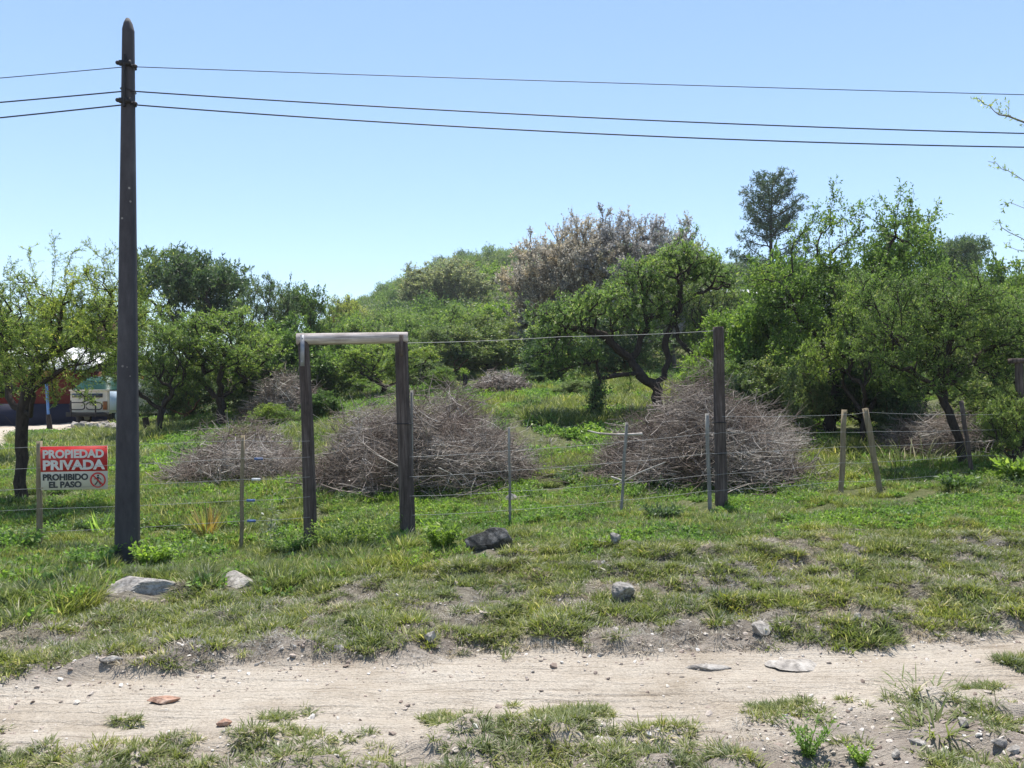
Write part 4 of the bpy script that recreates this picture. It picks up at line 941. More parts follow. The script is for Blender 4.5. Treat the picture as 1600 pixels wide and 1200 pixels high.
# the long stick thrown across the pile
def stick(pts, r, label, m='dry'):
    mb = MB(); P = np.array([W(*p) for p in pts]); c = P[0].copy(); mb.tubes((P - c)[None], (r * np.linspace(1, .45, len(P)))[None], 7, True, lv=np.array([.8])); o = link('stick', mb.mesh('stick', M[m], True)); o.location = c
    tag(o, label, 'branch')
stick([(1003, 678, 11.4), (985, 679, 11.35), (960, 679, 11.3), (935, 677, 11.3), (918, 673, 11.3)], .022, 'bent dark stick lying crosswise left of the peaked brush pile')
stick([(955, 745, 11.6), (975, 752, 11.5), (1000, 738, 11.4), (1040, 722, 11.3)], .014, 'pale branch sticking out low at the left foot of the peaked pile')

# ------------------------------------------------------------------ timber gate frame and the fence
def log(p0, p1, r0, r1, m, seed, groove=None, rings=46, sides=26):
    rng = np.random.default_rng(seed); p0 = np.array(p0, float); p1 = np.array(p1, float); ax = unit(p1 - p0); L = np.linalg.norm(p1 - p0)
    # built along local z, then turned
    t = np.linspace(0, 1, rings); an = np.arange(sides) * 2 * np.pi / sides; TT, AN = np.meshgrid(t, an, indexing='ij')
    rr = (r0 + (r1 - r0) * TT) * (1 + .10 * (fbm(AN * 1.6 + seed * 5, TT * L * 1.4, seed, 3) - .5) + .07 * (fbm(AN * 5, TT * L * .8, seed + 2, 3) - .5))
    if groove is not None:
        dth = (AN - groove + np.pi) % (2 * np.pi) - np.pi + .1 * (fbm(TT * 6, TT * 0, seed + 9, 3) - .5); rr = rr * (1 - .25 * np.exp(-(dth / .13) ** 2) * np.clip(np.sin(TT * 3.1), .25, 1))
    wob = np.stack([.35 * r0 * (fbm(t * L * .9, t * 0 + 3, seed + 4, 2) - .5), .35 * r0 * (fbm(t * L * .9, t * 0 + 8, seed + 5, 2) - .5)], 1)
    V = np.stack([rr * np.cos(AN) + wob[:, None, 0], rr * np.sin(AN) + wob[:, None, 1], TT * L + 0 * AN], -1).reshape(-1, 3)
    i = np.arange(rings - 1)[:, None]; j = np.arange(sides)[None]; j2 = (j + 1) % sides
    q = np.stack([i * sides + j, i * sides + j2, (i + 1) * sides + j2, (i + 1) * sides + j], -1).reshape(-1, 4)
    c0 = len(V); V = np.vstack([V, [[wob[0, 0], wob[0, 1], 0], [wob[-1, 0], wob[-1, 1], L + .004]]]); k = np.arange(sides)
    tt = np.concatenate([np.stack([k, np.full(sides, c0), (k + 1) % sides], 1)[:, ::-1], np.stack([(rings - 1) * sides + k, (rings - 1) * sides + (k + 1) % sides, np.full(sides, c0 + 1)], 1)])
    mb = MB(); mb.add(V, t=tt, q=q); me = mb.mesh('log', M[m]); me.polygons.foreach_set('use_smooth', np.ones(len(me.polygons), bool))
    return me, Vector(p0), Vector(ax).to_track_quat('Z', 'Y')
def putlog(name, parent, origin, *a, **k):
    me, p, q = log(*a, **k); o = link(name, me, parent); o.location = p - Vector(origin); o.rotation_mode = 'QUATERNION'; o.rotation_quaternion = q; return o
YL, YR = 8.95, 9.2
og = G(560, 9.1)
gate = thing('timber_gate_frame', 'weathered timber gateway of two thick posts under a pale crossbeam', 'gate frame', og)
pl = W(488, 885, YL); pl[2] = H(pl[0], YL) - .15; pr_ = W(637, 850, YR); pr_[2] = H(pr_[0], YR) - .15
putlog('post', gate, og, pl, W(473, 532, YL), .076, .060, 'post', 2)
putlog('post', gate, og, pr_, W(627.5, 532, YR), .090, .073, 'post', 5, groove=-1.2)
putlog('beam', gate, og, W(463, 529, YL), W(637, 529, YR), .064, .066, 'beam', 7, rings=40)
for px, Yq, y0, y1, r in ((472.5, YL, 523, 572, .064), (627, YR, 523, 556, .075)):
    mb = MB(); a = W(px, y0, Yq - r - .012); b = W(px, y1, Yq - r - .008); c = (a + b) / 2; mb.box(c - np.array(og), (.045, .006, a[2] - b[2])); 
    for f in (.12, .85): mb.tube([a + (b - a) * f - np.array(og) + np.array([0, -.002, 0]), a + (b - a) * f - np.array(og) + np.array([0, -.016, 0])], .010, 8)
    link('strap', mb.mesh('strap', M['strap'] if px < 600 else M['post']), gate)

def dropper(parent, og, px0, y0, px1, y1, Y, w, m, lab=None):
    """thin sawn stake from foot (px0,y0) to head (px1,y1)"""
    a = W(px0, y0, Y); a[2] = H(a[0], Y) - .12; b = W(px1, y1, Y); ax = unit(b - a); L = np.linalg.norm(b - a); mb = MB(); K = 7
    s = unit(np.cross(ax, [0, 1, 0.])); f = np.cross(s, ax); rng = np.random.default_rng(int(px0))
    V = []
    for k in range(K):
        c = ax * L * k / (K - 1) + s * rng.normal(0, .0035) + f * rng.normal(0, .003); ww = w * rng.uniform(.92, 1.06) / 2; ch = ww * .75
        for dx, dy in ((-ww, -ch), (-ch, -ww), (ch, -ww), (ww, -ch), (ww, ch), (ch, ww), (-ch, ww), (-ww, ch)): V.append(c + s * dx + f * dy)
    V = np.array(V); i = np.arange(K - 1)[:, None]; j = np.arange(8)[None]; q = np.stack([i * 8 + j, i * 8 + (j + 1) % 8, (i + 1) * 8 + (j + 1) % 8, (i + 1) * 8 + j], -1).reshape(-1, 4)
    mb.add(V, q=q, t=[[(K - 1) * 8, (K - 1) * 8 + k, (K - 1) * 8 + k + 1] for k in range(1, 7)])
    o = link('stake', mb.mesh('stake', M[m]), parent); o.location = Vector(a) - Vector(og)
    if lab: o['label'] = lab
    return o
def wire(parent, og, pts, r=.0021, m='galv', sag=.01, name='wire'):
    P = np.array([W(*p) for p in pts]); out = [P[0]]
    for i in range(len(P) - 1):
        for k in range(1, 9):
            t = k / 8; q = P[i] + (P[i + 1] - P[i]) * t; q[2] -= 4 * sag * t * (1 - t); out.append(q)
    mb = MB(); mb.tube(np.array(out) - np.array(og), r, 5); return link(name, mb.mesh('wire', M[m], True), parent)
ol = G(378, 9.1); fl = thing('wire_fence', 'five-strand wire fence with thin wooden stakes, left of the gate frame', 'fence', ol)
dropper(fl, ol, 62, 862, 62, 689, 9.25, .05, 'lath'); dropper(fl, ol, 377, 876, 380, 680, 9.12, .037, 'lath')
for ya, yb, yc, yd in ((701, 698, 688, 689), (735, 731, 716, 714), (767, 763, 749, 745), (801, 795, 782, 776), (833, 831, 814, 808)):
    wire(fl, ol, [(-220, ya + 6, 9.6), (62, yb, 9.22), (378, yc, 9.08), (484, yd, 8.86)])
for px, py_, m in ((404, 717, 'tag_blue'), (400, 749, 'tag_white'), (392, 782, 'tag_blue'), (393, 814, 'tag_blue')):
    mb = MB(); c = W(px, py_, 9.04); mb.box(c - np.array(ol), (.095, .012, .028)); mb.box(c - np.array(ol) + [0, -.008, 0], (.05, .008, .018)); link('wire_tag', mb.mesh('wire_tag', M[m]), fl)
orr = G(1122, 10.3); fr_ = thing('wire_fence', 'wire fence with one thick round post and pale stakes, right of the gate frame', 'fence', orr)
dropper(fr_, orr, 797, 826, 795.5, 667, 9.7, .03, 'lath_grey'); dropper(fr_, orr, 969, 808, 979, 660, 10.1, .035, 'lath_grey'); dropper(fr_, orr, 1110, 800, 1104, 646, 10.15, .042, 'lath_grey')
dropper(fr_, orr, 646, 842, 642, 610, 9.3, .03, 'lath_grey')
dropper(fr_, orr, 1314, 780, 1319, 640, 11.0, .06, 'lath'); dropper(fr_, orr, 1379, 774, 1352, 638, 11.0, .062, 'lath', 'leaning pale stake'); dropper(fr_, orr, 1521, 758, 1502, 626, 11.9, .05, 'post')
p0 = W(1128, 806, 10.3); p0[2] = H(p0[0], 10.3) - .15
o = putlog('post', fr_, orr, p0, W(1121.5, 511, 10.3), .080, .066, 'post', 11, groove=-1.35); o['label'] = 'thick cracked round post'
p0 = W(1598, 760, 12); p0[2] = H(p0[0], 12) - .15
o = putlog('post', fr_, orr, p0, W(1592, 566, 12), .06, .055, 'post', 12)
mb = MB(); c = W(1592, 566, 12); mb.box(c - np.array(orr) + [0, 0, .02], (.26, .12, .07)); link('cap', mb.mesh('cap', M['post']), fr_)
for y1, y2, y3, y4, y5 in ((650, 652, 652, 648, 645), (714, 704, 676, 675, 672), (745, 735, 708, 698, 690), (775, 768, 741, 723, 712), (805, 797, 766, 752, 738)):
    if y1 < 660: wire(fr_, orr, [(1128, 651, 10.2), (1317, 648, 10.95), (1352, 644, 10.95), (1505, 648, 11.85), (1594, 645, 11.95), (1720, 640, 12.6)])
    else: wire(fr_, orr, [(640, y1, 9.12), (796, y2, 9.68), (975, (y2 + y3) / 2, 10.08), (1110, y3, 10.12), (1126, y3, 10.2), (1316, y4, 10.95), (1366, y4 - 1, 10.95), (1512, y5, 11.85), (1596, y5 - 3, 11.95), (1720, y5 - 5, 12.6)])
wire(fr_, orr, [(636, 536, 9.12), (880, 526, 9.7), (1114, 517, 10.25)], .003, sag=.012)
for yy in (660, 709):       # ties round the post
    a = np.linspace(0, 2 * np.pi, 19); c = W(1124, yy, 10.3) - np.array(orr); mb = MB(); mb.tube(np.stack([np.cos(a) * .088, np.sin(a) * .088, 0 * a], 1) + c, .006, 5); link('tie', mb.mesh('tie', M['black']), fr_)
mb = MB(); a = np.linspace(0, 2 * np.pi, 19); c = W(632, 662, YR) - np.array(og); mb.tube(np.stack([np.cos(a) * .098, np.sin(a) * .098, 0 * a], 1) + c, .005, 5); link('tie', mb.mesh('tie', M['black']), gate)

# ------------------------------------------------------------------ the sign
def sign():
    Y = 9.19; o = W(64, 766, Y); r = thing('warning_sign', 'red and white Spanish private property sign on the leftmost fence stake', 'sign', o)
    sx = Y / F; w = 102 * sx; h = 68 * sx; hw = h * .575
    r.rotation_euler = (0, R(-.8), R(3))
    mb = MB(); mb.box((w / 2, .003, h / 2), (w, .004, h)); link('board', mb.mesh('board', M['signwhite']), r)
    mb = MB(); mb.box((w / 2, -.0005, h - h * .29), (w, .003, h * .58)); link('red_panel', mb.mesh('red_panel', M['red']), r)
    def text(s, x0, x1, z0, z1, m):
        c = bpy.data.curves.new('t', 'FONT'); c.body = s; c.size = 1; c.offset = .045; c.extrude = .0; c.resolution_u = 4
        ob = bpy.data.objects.new('t', c); col.objects.link(ob); bpy.context.view_layer.update(); me = bpy.data.meshes.new_from_object(ob); bpy.data.objects.remove(ob)
        v = np.zeros(len(me.vertices) * 3); me.vertices.foreach_get('co', v); v = v.reshape(-1, 3); mn, mx = v.min(0), v.max(0)
        X = x0 + (v[:, 0] - mn[0]) / (mx[0] - mn[0]) * (x1 - x0); Zz = z0 + (v[:, 1] - mn[1]) / (mx[1] - mn[1]) * (z1 - z0)
        me.vertices.foreach_set('co', np.stack([X, X * 0 - .0035, Zz], 1).ravel()); me.materials.clear(); me.materials.append(M[m]); me.update(); link('lettering', me, r)
    text('PROPIEDAD', w * .035, w * .95, h * .725, h * .925, 'signwhite'); text('PRIVADA', w * .035, w * .965, h * .455, h * .685, 'signwhite')
    text('PROHIBIDO', w * .03, w * .71, h * .215, h * .37, 'ink'); text('EL PASO', w * .12, w * .61, h * .045, h * .195, 'ink')
    cx, cz, rad = w * .855, h * .212, h * .178
    a = np.linspace(0, 2 * np.pi, 41)[:-1]; V = np.concatenate([np.stack([cx + rad * k * np.cos(a), a * 0 - .0040, cz + rad * k * np.sin(a)], 1) for k in (1, .80)]); k = np.arange(40)
    mb = MB(); mb.add(V, q=np.stack([k, (k + 1) % 40, 40 + (k + 1) % 40, 40 + k], 1)); 
    d = np.array([1, 0, -1.]) / 2 ** .5; n = np.array([1, 0, 1.]) / 2 ** .5; c = np.array([cx, -.0048, cz]); ww = rad * .09
    mb.add([c - d * rad * .86 - n * ww, c + d * rad * .86 - n * ww, c + d * rad * .86 + n * ww, c - d * rad * .86 + n * ww], q=[[0, 1, 2, 3]]); link('prohibition_ring', mb.mesh('ring', M['red']), r)
    mb = MB(); s = rad
    def limb(pts, ww):
        pts = [np.array([cx + p[0] * s, -.0044, cz + p[1] * s]) for p in pts]
        for p, q in zip(pts[:-1], pts[1:]):
            t = unit(q - p); nn = np.array([-t[2], 0, t[0]]) * ww * s; mb.add([p - nn, q - nn, q + nn, p + nn], q=[[0, 1, 2, 3]])
    limb([(.02, .42), (-.02, -.05)], .12); limb([(-.02, 0), (-.12, -.32), (-.38, -.62)], .07); limb([(0, 0), (.16, -.3), (.36, -.62)], .07); limb([(0, .36), (-.3, .12), (-.5, .16)], .05); limb([(.02, .36), (.3, .18), (.42, 0)], .05)
    a = np.linspace(0, 6.283, 13)[:-1]; V = np.stack([cx + s * (.03 + .13 * np.cos(a)), a * 0 - .0044, cz + s * (.58 + .13 * np.sin(a))], 1); mb.add(np.vstack([V, [[cx + s * .03, -.0044, cz + s * .58]]]), t=[[i, (i + 1) % 12, 12] for i in range(12)])
    link('walking_figure', mb.mesh('figure', M['ink']), r)
    for x, z in ((.02, .96), (.98, .96), (.02, .05)):
        mb = MB(); mb.tube([(w * x, -.001, h * z), (w * x, -.006, h * z)], .006, 8); link('nail', mb.mesh('nail', M['rust']), r)
sign()

# ------------------------------------------------------------------ utility pole and cables
def pole():
    Y = 8.4; x0 = (199 - 800) / F * Y; zb = H(x0, Y) - .2; top = W(201, 48, Y)[2]; tip = W(201, 29, Y)[2]
    t = thing('utility_pole', 'tall dark concrete utility pole with a pointed top', 'utility pole', (x0, Y, zb + .2))
    def sec(w, x, z, k=.62):
        a = w / 2; b = a * k; return [(x - a, -b, z), (x - b, -a, z), (x + b, -a, z), (x + a, -b, z), (x + a, b, z), (x + b, a, z), (x - b, a, z), (x - a, b, z)]
    H0 = top - zb; n = 24; V = []
    for i in range(n):
        f = i / (n - 1); V += sec(.220 + (.102 - .220) * f ** .95, .01 * f, -.2 + H0 * f)
    q = [[i * 8 + j, i * 8 + (j + 1) % 8, (i + 1) * 8 + (j + 1) % 8, (i + 1) * 8 + j] for i in range(n - 1) for j in range(8)]
    mb = MB(); mb.add(V, q=q); link('shaft', mb.mesh('shaft', M['concrete']), t)
    mb = MB(); z1 = -.2 + H0; zt = tip - zb - .2; V = sec(.105, .01, z1) + sec(.075, .008, z1 + (zt - z1) * .6) + sec(.035, .006, zt); mb.add(V, q=[[i * 8 + j, i * 8 + (j + 1) % 8, (i + 1) * 8 + (j + 1) % 8, (i + 1) * 8 + j] for i in range(2) for j in range(8)] , t=[[16, 16 + k, 17 + k] for k in range(1, 7)]); link('cap', mb.mesh('cap', M['concrete']), t)
    ob = np.array([x0, Y, zb + .2])
    for py_, tl, armed in ((103, 3, True), (142, 2, False), (161, 3, True)):
        c = W(200.5, py_, Y) - ob; c[1] = 0; 
        mb = MB(); a = np.linspace(0, 2 * np.pi, 21); mb.tube(np.stack([c[0] + .075 * np.cos(a), .075 * np.sin(a), c[2] - .002 * tl * np.cos(a) * 4], 1), .009 if armed else .005, 6)
        if armed: mb.box(c + [0, -.072, 0], (.12, .03, .05)); mb.tube([c + [-.10, -.04, .018], c + [.105, -.04, -.025]], .012, 8)
        link('clamp', mb.mesh('clamp', M['black']), t)
        for sx_, dz in ((-1, .016), (1, -.022)):
            if armed:
                mb = MB(); e = c + np.array([sx_ * .098, -.04, dz]); mb.tube([e - [sx_ * .026, 0, 0], e - [sx_ * .015, 0, 0], e, e + [sx_ * .012, 0, 0]], [.016, .022, .022, .013], 12); link('insulator', mb.mesh('insulator', M['black'], True), t)
    mb = MB(); c = W(200, 132, Y) - ob; mb.tube([(c[0], -.075, c[2] + .28), (c[0] + .003, -.082, c[2] + .1), (c[0] - .004, -.08, c[2] - .26)], .014, 6); link('dark_recess_strip', mb.mesh('dark_recess_strip', M['black'], True), t)  # black strip added to stand in for the dark recess in the pole front
pole()
def cable(label, l, p, r, rad):
    P = []; pole_y = 8.35
    a = W(l[0], l[1], 8.5); b = W(p[0], p[1], pole_y); c = W(r[0], r[1], 8.95); m = W(r[2], r[3], 8.62)
    sl = (a - b); 
    for k in np.linspace(9, .0, 40): q = b + sl * k; q[2] += .004 * (k * k - k); P.append(q)
    # right span through the two seen points, parabola in z
    xs = np.array([b[0], m[0], c[0]]); cz = np.polyfit(xs, [b[2], m[2], c[2]], 2); cy = np.polyfit(xs[[0, 2]], [b[1], c[1]], 1)
    for x in np.linspace(b[0], 22, 80)[1:]: P.append(np.array([x, np.polyval(cy, x), np.polyval(cz, x)]))
    P = np.array(P); o0 = b; mb = MB(); mb.tube(P - o0, rad, 6); o = link('overhead_cable', mb.mesh('cable', M['cable'], True)); o.location = o0; tag(o, label, 'cable')
cable('thin topmost overhead cable', (0, 122), (200, 104), (1600, 148, 800, 126), .0042)
cable('middle overhead cable, upper of the two thick ones', (0, 160), (200, 142), (1600, 208.5, 800, 179), .0068)
cable('lowest overhead cable, thick and black', (0, 184), (200, 163), (1600, 230, 800, 203.5), .0072)

# ------------------------------------------------------------------ rocks and stones
rock(763, 862, 8.0, .48, .24, .34, 'rock_dark', 'dark lichened boulder in the grass right of the gate frame', .2, .42, 4, -.1)
rock(212, 930, 6.95, .68, .17, .46, 'rock_pale', 'long flat grey slab at the edge of the bank below the utility pole', .25, .58, 4, -.05)
rock(375, 914, 7.2, .40, .15, .3, 'rock_pale', 'pale flat rock at the top of the bank, right of the long slab', -.2, .45, 4)
rock(973, 958, 6.25, .19, .13, .14, 'rock_grey', 'mottled grey and white stone on the bank, in its own shadow', .5, .25, 4, -.3)
rock(672, 1024, 5.3, .075, .06, .06, 'rock_pale', 'rounded cream stone at the foot of the bank', .5, .1, 3)
rock(530, 1028, 5.2, .07, .04, .05, 'rock_pale', 'small white stone left of the rounded cream one', .3, .2, 3)
rock(1105, 1045, 5.0, .30, .03, .10, 'rock_pale', 'thin pale slab edge poking out of the road', -.12, .3, 3)
rock(1240, 1048, 5.0, .34, .05, .26, 'rock_pale', 'broad pale slab half sunk in the road edge', .15, .3, 3)
rock(350, 1138, 4.05, .075, .035, .05, 'rock_red', 'reddish stone at the near edge of the road', .1, .2, 3)
rock(255, 1100, 4.38, .17, .04, .09, 'rock_red', 'flat brownish stone bedded in the dirt road', .1, .35, 3)
rock(1190, 1000, 5.45, .16, .08, .14, 'rock_pale', 'crumbling pale rock in the bank beside the road', .1, .3, 3)
rock(1338, 1003, 5.6, .065, .05, .06, 'rock_pale', 'white stone on the bank edge, upper of a pair', .1, .15, 3)
rock(1350, 1010, 5.5, .045, .04, .04, 'rock_pale', 'small stone just below the white one on the bank edge', .9, .15, 3)
rock(962, 862, 7.9, .12, .10, .1, 'rock_grey', 'small grey stone in the grass left of the thick fence post', .4, .2, 3)
rock(797, 781, 11.2, .20, .13, .14, 'rock_pale', 'pale stone at the foot of the largest brush pile', .4, .2, 3)
rock(822, 779, 11.3, .13, .09, .1, 'rock_pale', 'smaller pale stone right beside its twin at the brush pile', 1.4, .2, 3)
rock(465, 632, 25, .5, .25, .3, 'rock_grey', 'rounded grey rock on the slope left of the gate frame', .4, .2, 3)
rock(175, 1047, 4.9, .13, .03, .08, 'rock_pale', 'pale flat stone at the left edge of the road', .4, .3, 3)
for k, (px, Yv, w) in enumerate([(1435, 3.72, .09), (1505, 3.95, .07), (1520, 3.65, .10), (1560, 3.7, .08), (1400, 3.62, .05), (1565, 4.35, .08), (1585, 3.6, .06)]):
    rock(px, 0, Yv, w, .035, w * .7, 'rock_pale', ['flat white stone, leftmost of those in the lower right corner', 'grey-white stone behind the lower right corner stones', 'largest pale stone in the lower right corner', 'pale angular stone right of the largest corner stone', 'little white stone beside the lower leafy weed', 'cream stone among the grass at the right road edge', 'pale stone at the very lower right corner'][k], k * 1.1, .2, 2)
rng0 = np.random.default_rng(4)
for k in range(11):
    px = 118 + k * 6.6; Yv = 26.5 - k * .12 + rng0.uniform(-.5, .5); rock(px, 0, Yv, rng0.uniform(.22, .42), .24, .3, 'rock_pale', 'whitewashed stone in the row bordering the yard by the truck', rng0.uniform(0, 3), .1, 2, group='white stones edging the yard')

# ------------------------------------------------------------------ single plants
def plant(name, label, cat, px, Y, build, m):
    g = G(px, Y); mb = MB(); build(mb, np.random.default_rng(int(px))); o = link(name, mb.mesh(name, M[m])); o.location = g; o.scale = [1.35 if Y > 7 else 1.1] * 3; return tag(o, label, cat)
def spiky(n, h, lean):
    def f(mb, rng): blades(mb, rng, n, h, .016, .06, lean, .15, .3)
    return f
plant('spiky_plant', 'rusty-brown spiky rosette between the utility pole and the second stake', 'plant', 325, 9.9, spiky(60, .33, .45), 'agave')
plant('spiky_plant', 'green spiky rosette just left of the utility pole', 'plant', 158, 9.9, spiky(30, .36, .5), 'clover')
def leafy(n, h, ll, lw, spread=.35, nl=12):
    def f(mb, rng):
        az = rng.uniform(0, 6.28, n); d = unit(np.stack([np.cos(az) * spread, np.sin(az) * spread, np.ones(n)], 1) + rng.normal(0, .1, (n, 3))); b = np.stack([np.cos(az), np.sin(az), 0 * az], 1) * h * .12 * rng.uniform(0, 1, (n, 1))
        leaves(mb, rng, b, d, h * rng.uniform(.5, 1.05, n), nl, ll, lw, 1.1, .12, .8, stem=.0016)
    return f
plant('leafy_weed', 'bushy grey-green weed at the bottom right of the road, the bigger of two', 'plant', 1262, 3.72, leafy(38, .20, .022, .009, .5, 14), 'clover')
plant('leafy_weed', 'smaller bushy weed right of the bigger one at the bottom of the view', 'plant', 1345, 3.62, leafy(24, .12, .018, .008, .5, 12), 'clover')
plant('grass_clump', 'star-shaped clump of broad grass on the bare soil at the lower right', 'plant', 1462, 3.95, lambda mb, rng: blades(mb, rng, 90, .17, .0085, .12, .95, .7, .03), 'grass')
plant('grass_clump', 'ragged grass clump reaching onto the road at the right', 'plant', 1440, 4.45, lambda mb, rng: blades(mb, rng, 70, .13, .006, .16, .95, .6, .05), 'grass_dry')
plant('grass_clump', 'flat grass clump in the soil near the right edge', 'plant', 1560, 4.1, lambda mb, rng: blades(mb, rng, 60, .12, .006, .14, 1.0, .6, .05), 'grass_dry')
plant('grass_clump', 'small upright grass tuft standing alone at the bank foot', 'plant', 790, 5.2, lambda mb, rng: blades(mb, rng, 40, .09, .004, .04, .4, .6, .05), 'grass_dry')
plant('feathery_weed', 'feathery light green weed beside the left gate post', 'plant', 545, 8.75, leafy(300, .40, .034, .011, 1.0, 15), 'acacia_m')
plant('feathery_weed', 'feathery green weed left of the right gate post', 'plant', 600, 9.3, leafy(70, .34, .03, .010, .8, 14), 'acacia')
plant('leafy_clump', 'bright green upright leafy clump left of the dark boulder', 'plant', 692, 8.0, leafy(130, .26, .05, .014, .5, 9), 'bright')
plant('leafy_clump', 'dark leafy growth around the foot of the utility pole', 'plant', 240, 8.25, leafy(90, .28, .04, .02, .9, 10), 'clover')
plant('leafy_clump', 'green leafy growth left of the utility pole foot', 'plant', 145, 8.15, leafy(80, .26, .04, .02, .9, 10), 'clover')
plant('leafy_clump', 'bright broad-leaved plant at the right edge below the fence', 'plant', 1590, 10.9, leafy(80, .34, .09, .035, .7, 8), 'bright')
plant('tall_weed', 'tall pale stalk weed between the second stake and the left gate post', 'plant', 424, 9.3, leafy(5, .62, .05, .014, .15, 26), 'greygreen')
plant('leafy_clump', 'dark leafy growth around the left gate post foot', 'plant', 462, 8.75, leafy(60, .26, .04, .018, .8, 9), 'clover')
plant('leafy_weed', 'low weed mound at the left fence stake', 'plant', 30, 9.0, leafy(90, .34, .04, .018, .9, 11), 'clover')
plant('tall_grass', 'tuft of tall dry grass behind the leaning pale stake', 'plant', 1425, 13.2, lambda mb, rng: blades(mb, rng, 130, .5, .010, .5, .35, .7, .2), 'grass_dry')

plant('feathery_weed', 'low feathery weed mound just left of the left gate post', 'plant', 455, 8.7, leafy(200, .30, .034, .011, 1.0, 13), 'acacia_m')
plant('leafy_clump', 'dark green bushy weed on the lawn left of the thick fence post', 'plant', 1035, 9.6, leafy(130, .22, .04, .018, 1.1, 10), 'dark')
plant('leafy_clump', 'bushy weed at the right of the lawn under the fence end', 'plant', 1500, 10.6, leafy(130, .3, .05, .02, 1.0, 10), 'mid')
# charred stump with a green tuft
def stump():
    Y = 27; g = G(726, Y); t = thing('charred_stump', 'slim charred stump topped with a green tuft at the top of the clearing', 'stump', g)
    top = W(725, 583, Y)[2] - g.z; P = np.array([[0.02, 0, -.1], [0, 0, top * .35], [.03, 0, top * .7], [-.03, 0, top]]); mb = MB(); mb.tube(P, [.10, .075, .085, .07], 9); link('trunk', mb.mesh('trunk', M['black']), t)
    mb = MB(); rng = np.random.default_rng(3); n = 60; d = unit(rng.normal(0, 1, (n, 3)) + [0, 0, 1]); leaves(mb, rng, np.zeros((n, 3)) + [-.03, 0, top - .03], d, .2, 8, .06, .02); link('tuft', mb.mesh('tuft', M['bright']), t)
stump()
Yq = 24; g = G(228, Yq); mb = MB(); mb.tube([(0, 0, -.1), (.03, 0, .2), (-.02, 0, .5)], [.12, .10, .09], 9); o = link('stump', mb.mesh('stump', M['bark'], True)); o.location = g; tag(o, 'short dark stump just right of the utility pole, near the truck', 'stump')

# ------------------------------------------------------------------ house, post and truck on the left
def house():
    Y = 32.0; x0, x1 = W(-190, 0, Y)[0], W(128, 0, Y)[0]; zb = H(x1, Y) - .3; dpt = 7.0; zt = W(0, 578, Y)[2]
    g = Vector((x1, Y, zb)); t = thing('red_house', 'dark red house with a navy base and pale corrugated roof behind the left tree', 'house', g)
    w = x1 - x0; hz = zt - zb; nb = 1.05
    mb = MB(); mb.box((-w / 2, dpt / 2, (hz + nb) / 2), (w, dpt, hz - nb)); link('wall', mb.mesh('wall', M['wall_red']), t)
    mb = MB(); mb.box((-w / 2, dpt / 2 , nb / 2), (w + .06, dpt + .06, nb)); link('base', mb.mesh('base', M['navy']), t)
    ox = W(42, 0, Y)[0] - x1
    mb = MB(); zc = W(0, 618, Y)[2] - zb; 
    for dx, dz, a, b in ((-.24, 0, .05, .82), (.24, 0, .05, .82), (0, .385, .43, .05), (0, -.385, .43, .05)): mb.box((ox + dx, -.02, zc + dz), (a, .08, b))
    f = link('window', mb.mesh('window', M['brown']), t)
    for s in (-1, 1):
        mb = MB(); mb.box((ox + s * .108, .0, zc), (.20, .05, .72)); 
        for q in range(7): mb.box((ox + s * .108, -.03, zc - .3 + q * .1), (.17, .012, .05))
        link('shutter', mb.mesh('shutter', M['ochre']), f)
    n = 120; xs = np.linspace(-w - .5, .45, n); zz = .035 * np.sin(xs * 2 * np.pi / .26); 
    V = np.concatenate([np.stack([xs, 0 * xs + yv, zz + hv + o], 1) for o in (0, -.02) for yv, hv in ((-.7, hz + .0), (dpt * .5, hz + 1.15), (dpt + .5, hz + .1))])
    q = []
    for o in (0, 3):
        for r_ in (0, 1):
            a = (o + r_) * n; q += [[a + i, a + i + 1, a + n + i + 1, a + n + i] if o == 0 else [a + i, a + n + i, a + n + i + 1, a + i + 1] for i in range(n - 1)]
    q += [[i, 3 * n + i, 3 * n + i + 1, i + 1] for i in range(n - 1)]
    mb = MB(); mb.add(V, q=q); rf = link('roof', mb.mesh('roof', M['sheet'], True), t)
    mb = MB(); mb.box((-.6, dpt * .45, hz + 1.5), (.55, .55, 1.6)); mb.box((-.6, dpt * .45, hz + 2.34), (.7, .7, .1)); link('chimney', mb.mesh('chimney', M['brown']), rf)
house()
def bluepost():
    Y = 27.5; g = G(78, Y); t = thing('blue_post', 'thin post painted blue above a dark foot, in front of the red house', 'post', g); a = W(72, 590, Y) - np.array(g); m_ = W(75.5, 648, Y) - np.array(g)
    mb = MB(); mb.tube([m_, a], .045, 8); link('upper_post', mb.mesh('upper', M['blue']), t); mb = MB(); mb.tube([(.02, 0, -.2), m_ + [0, 0, .01]], [.1, .075], 8); link('foot', mb.mesh('foot', M['bark']), t)
bluepost()
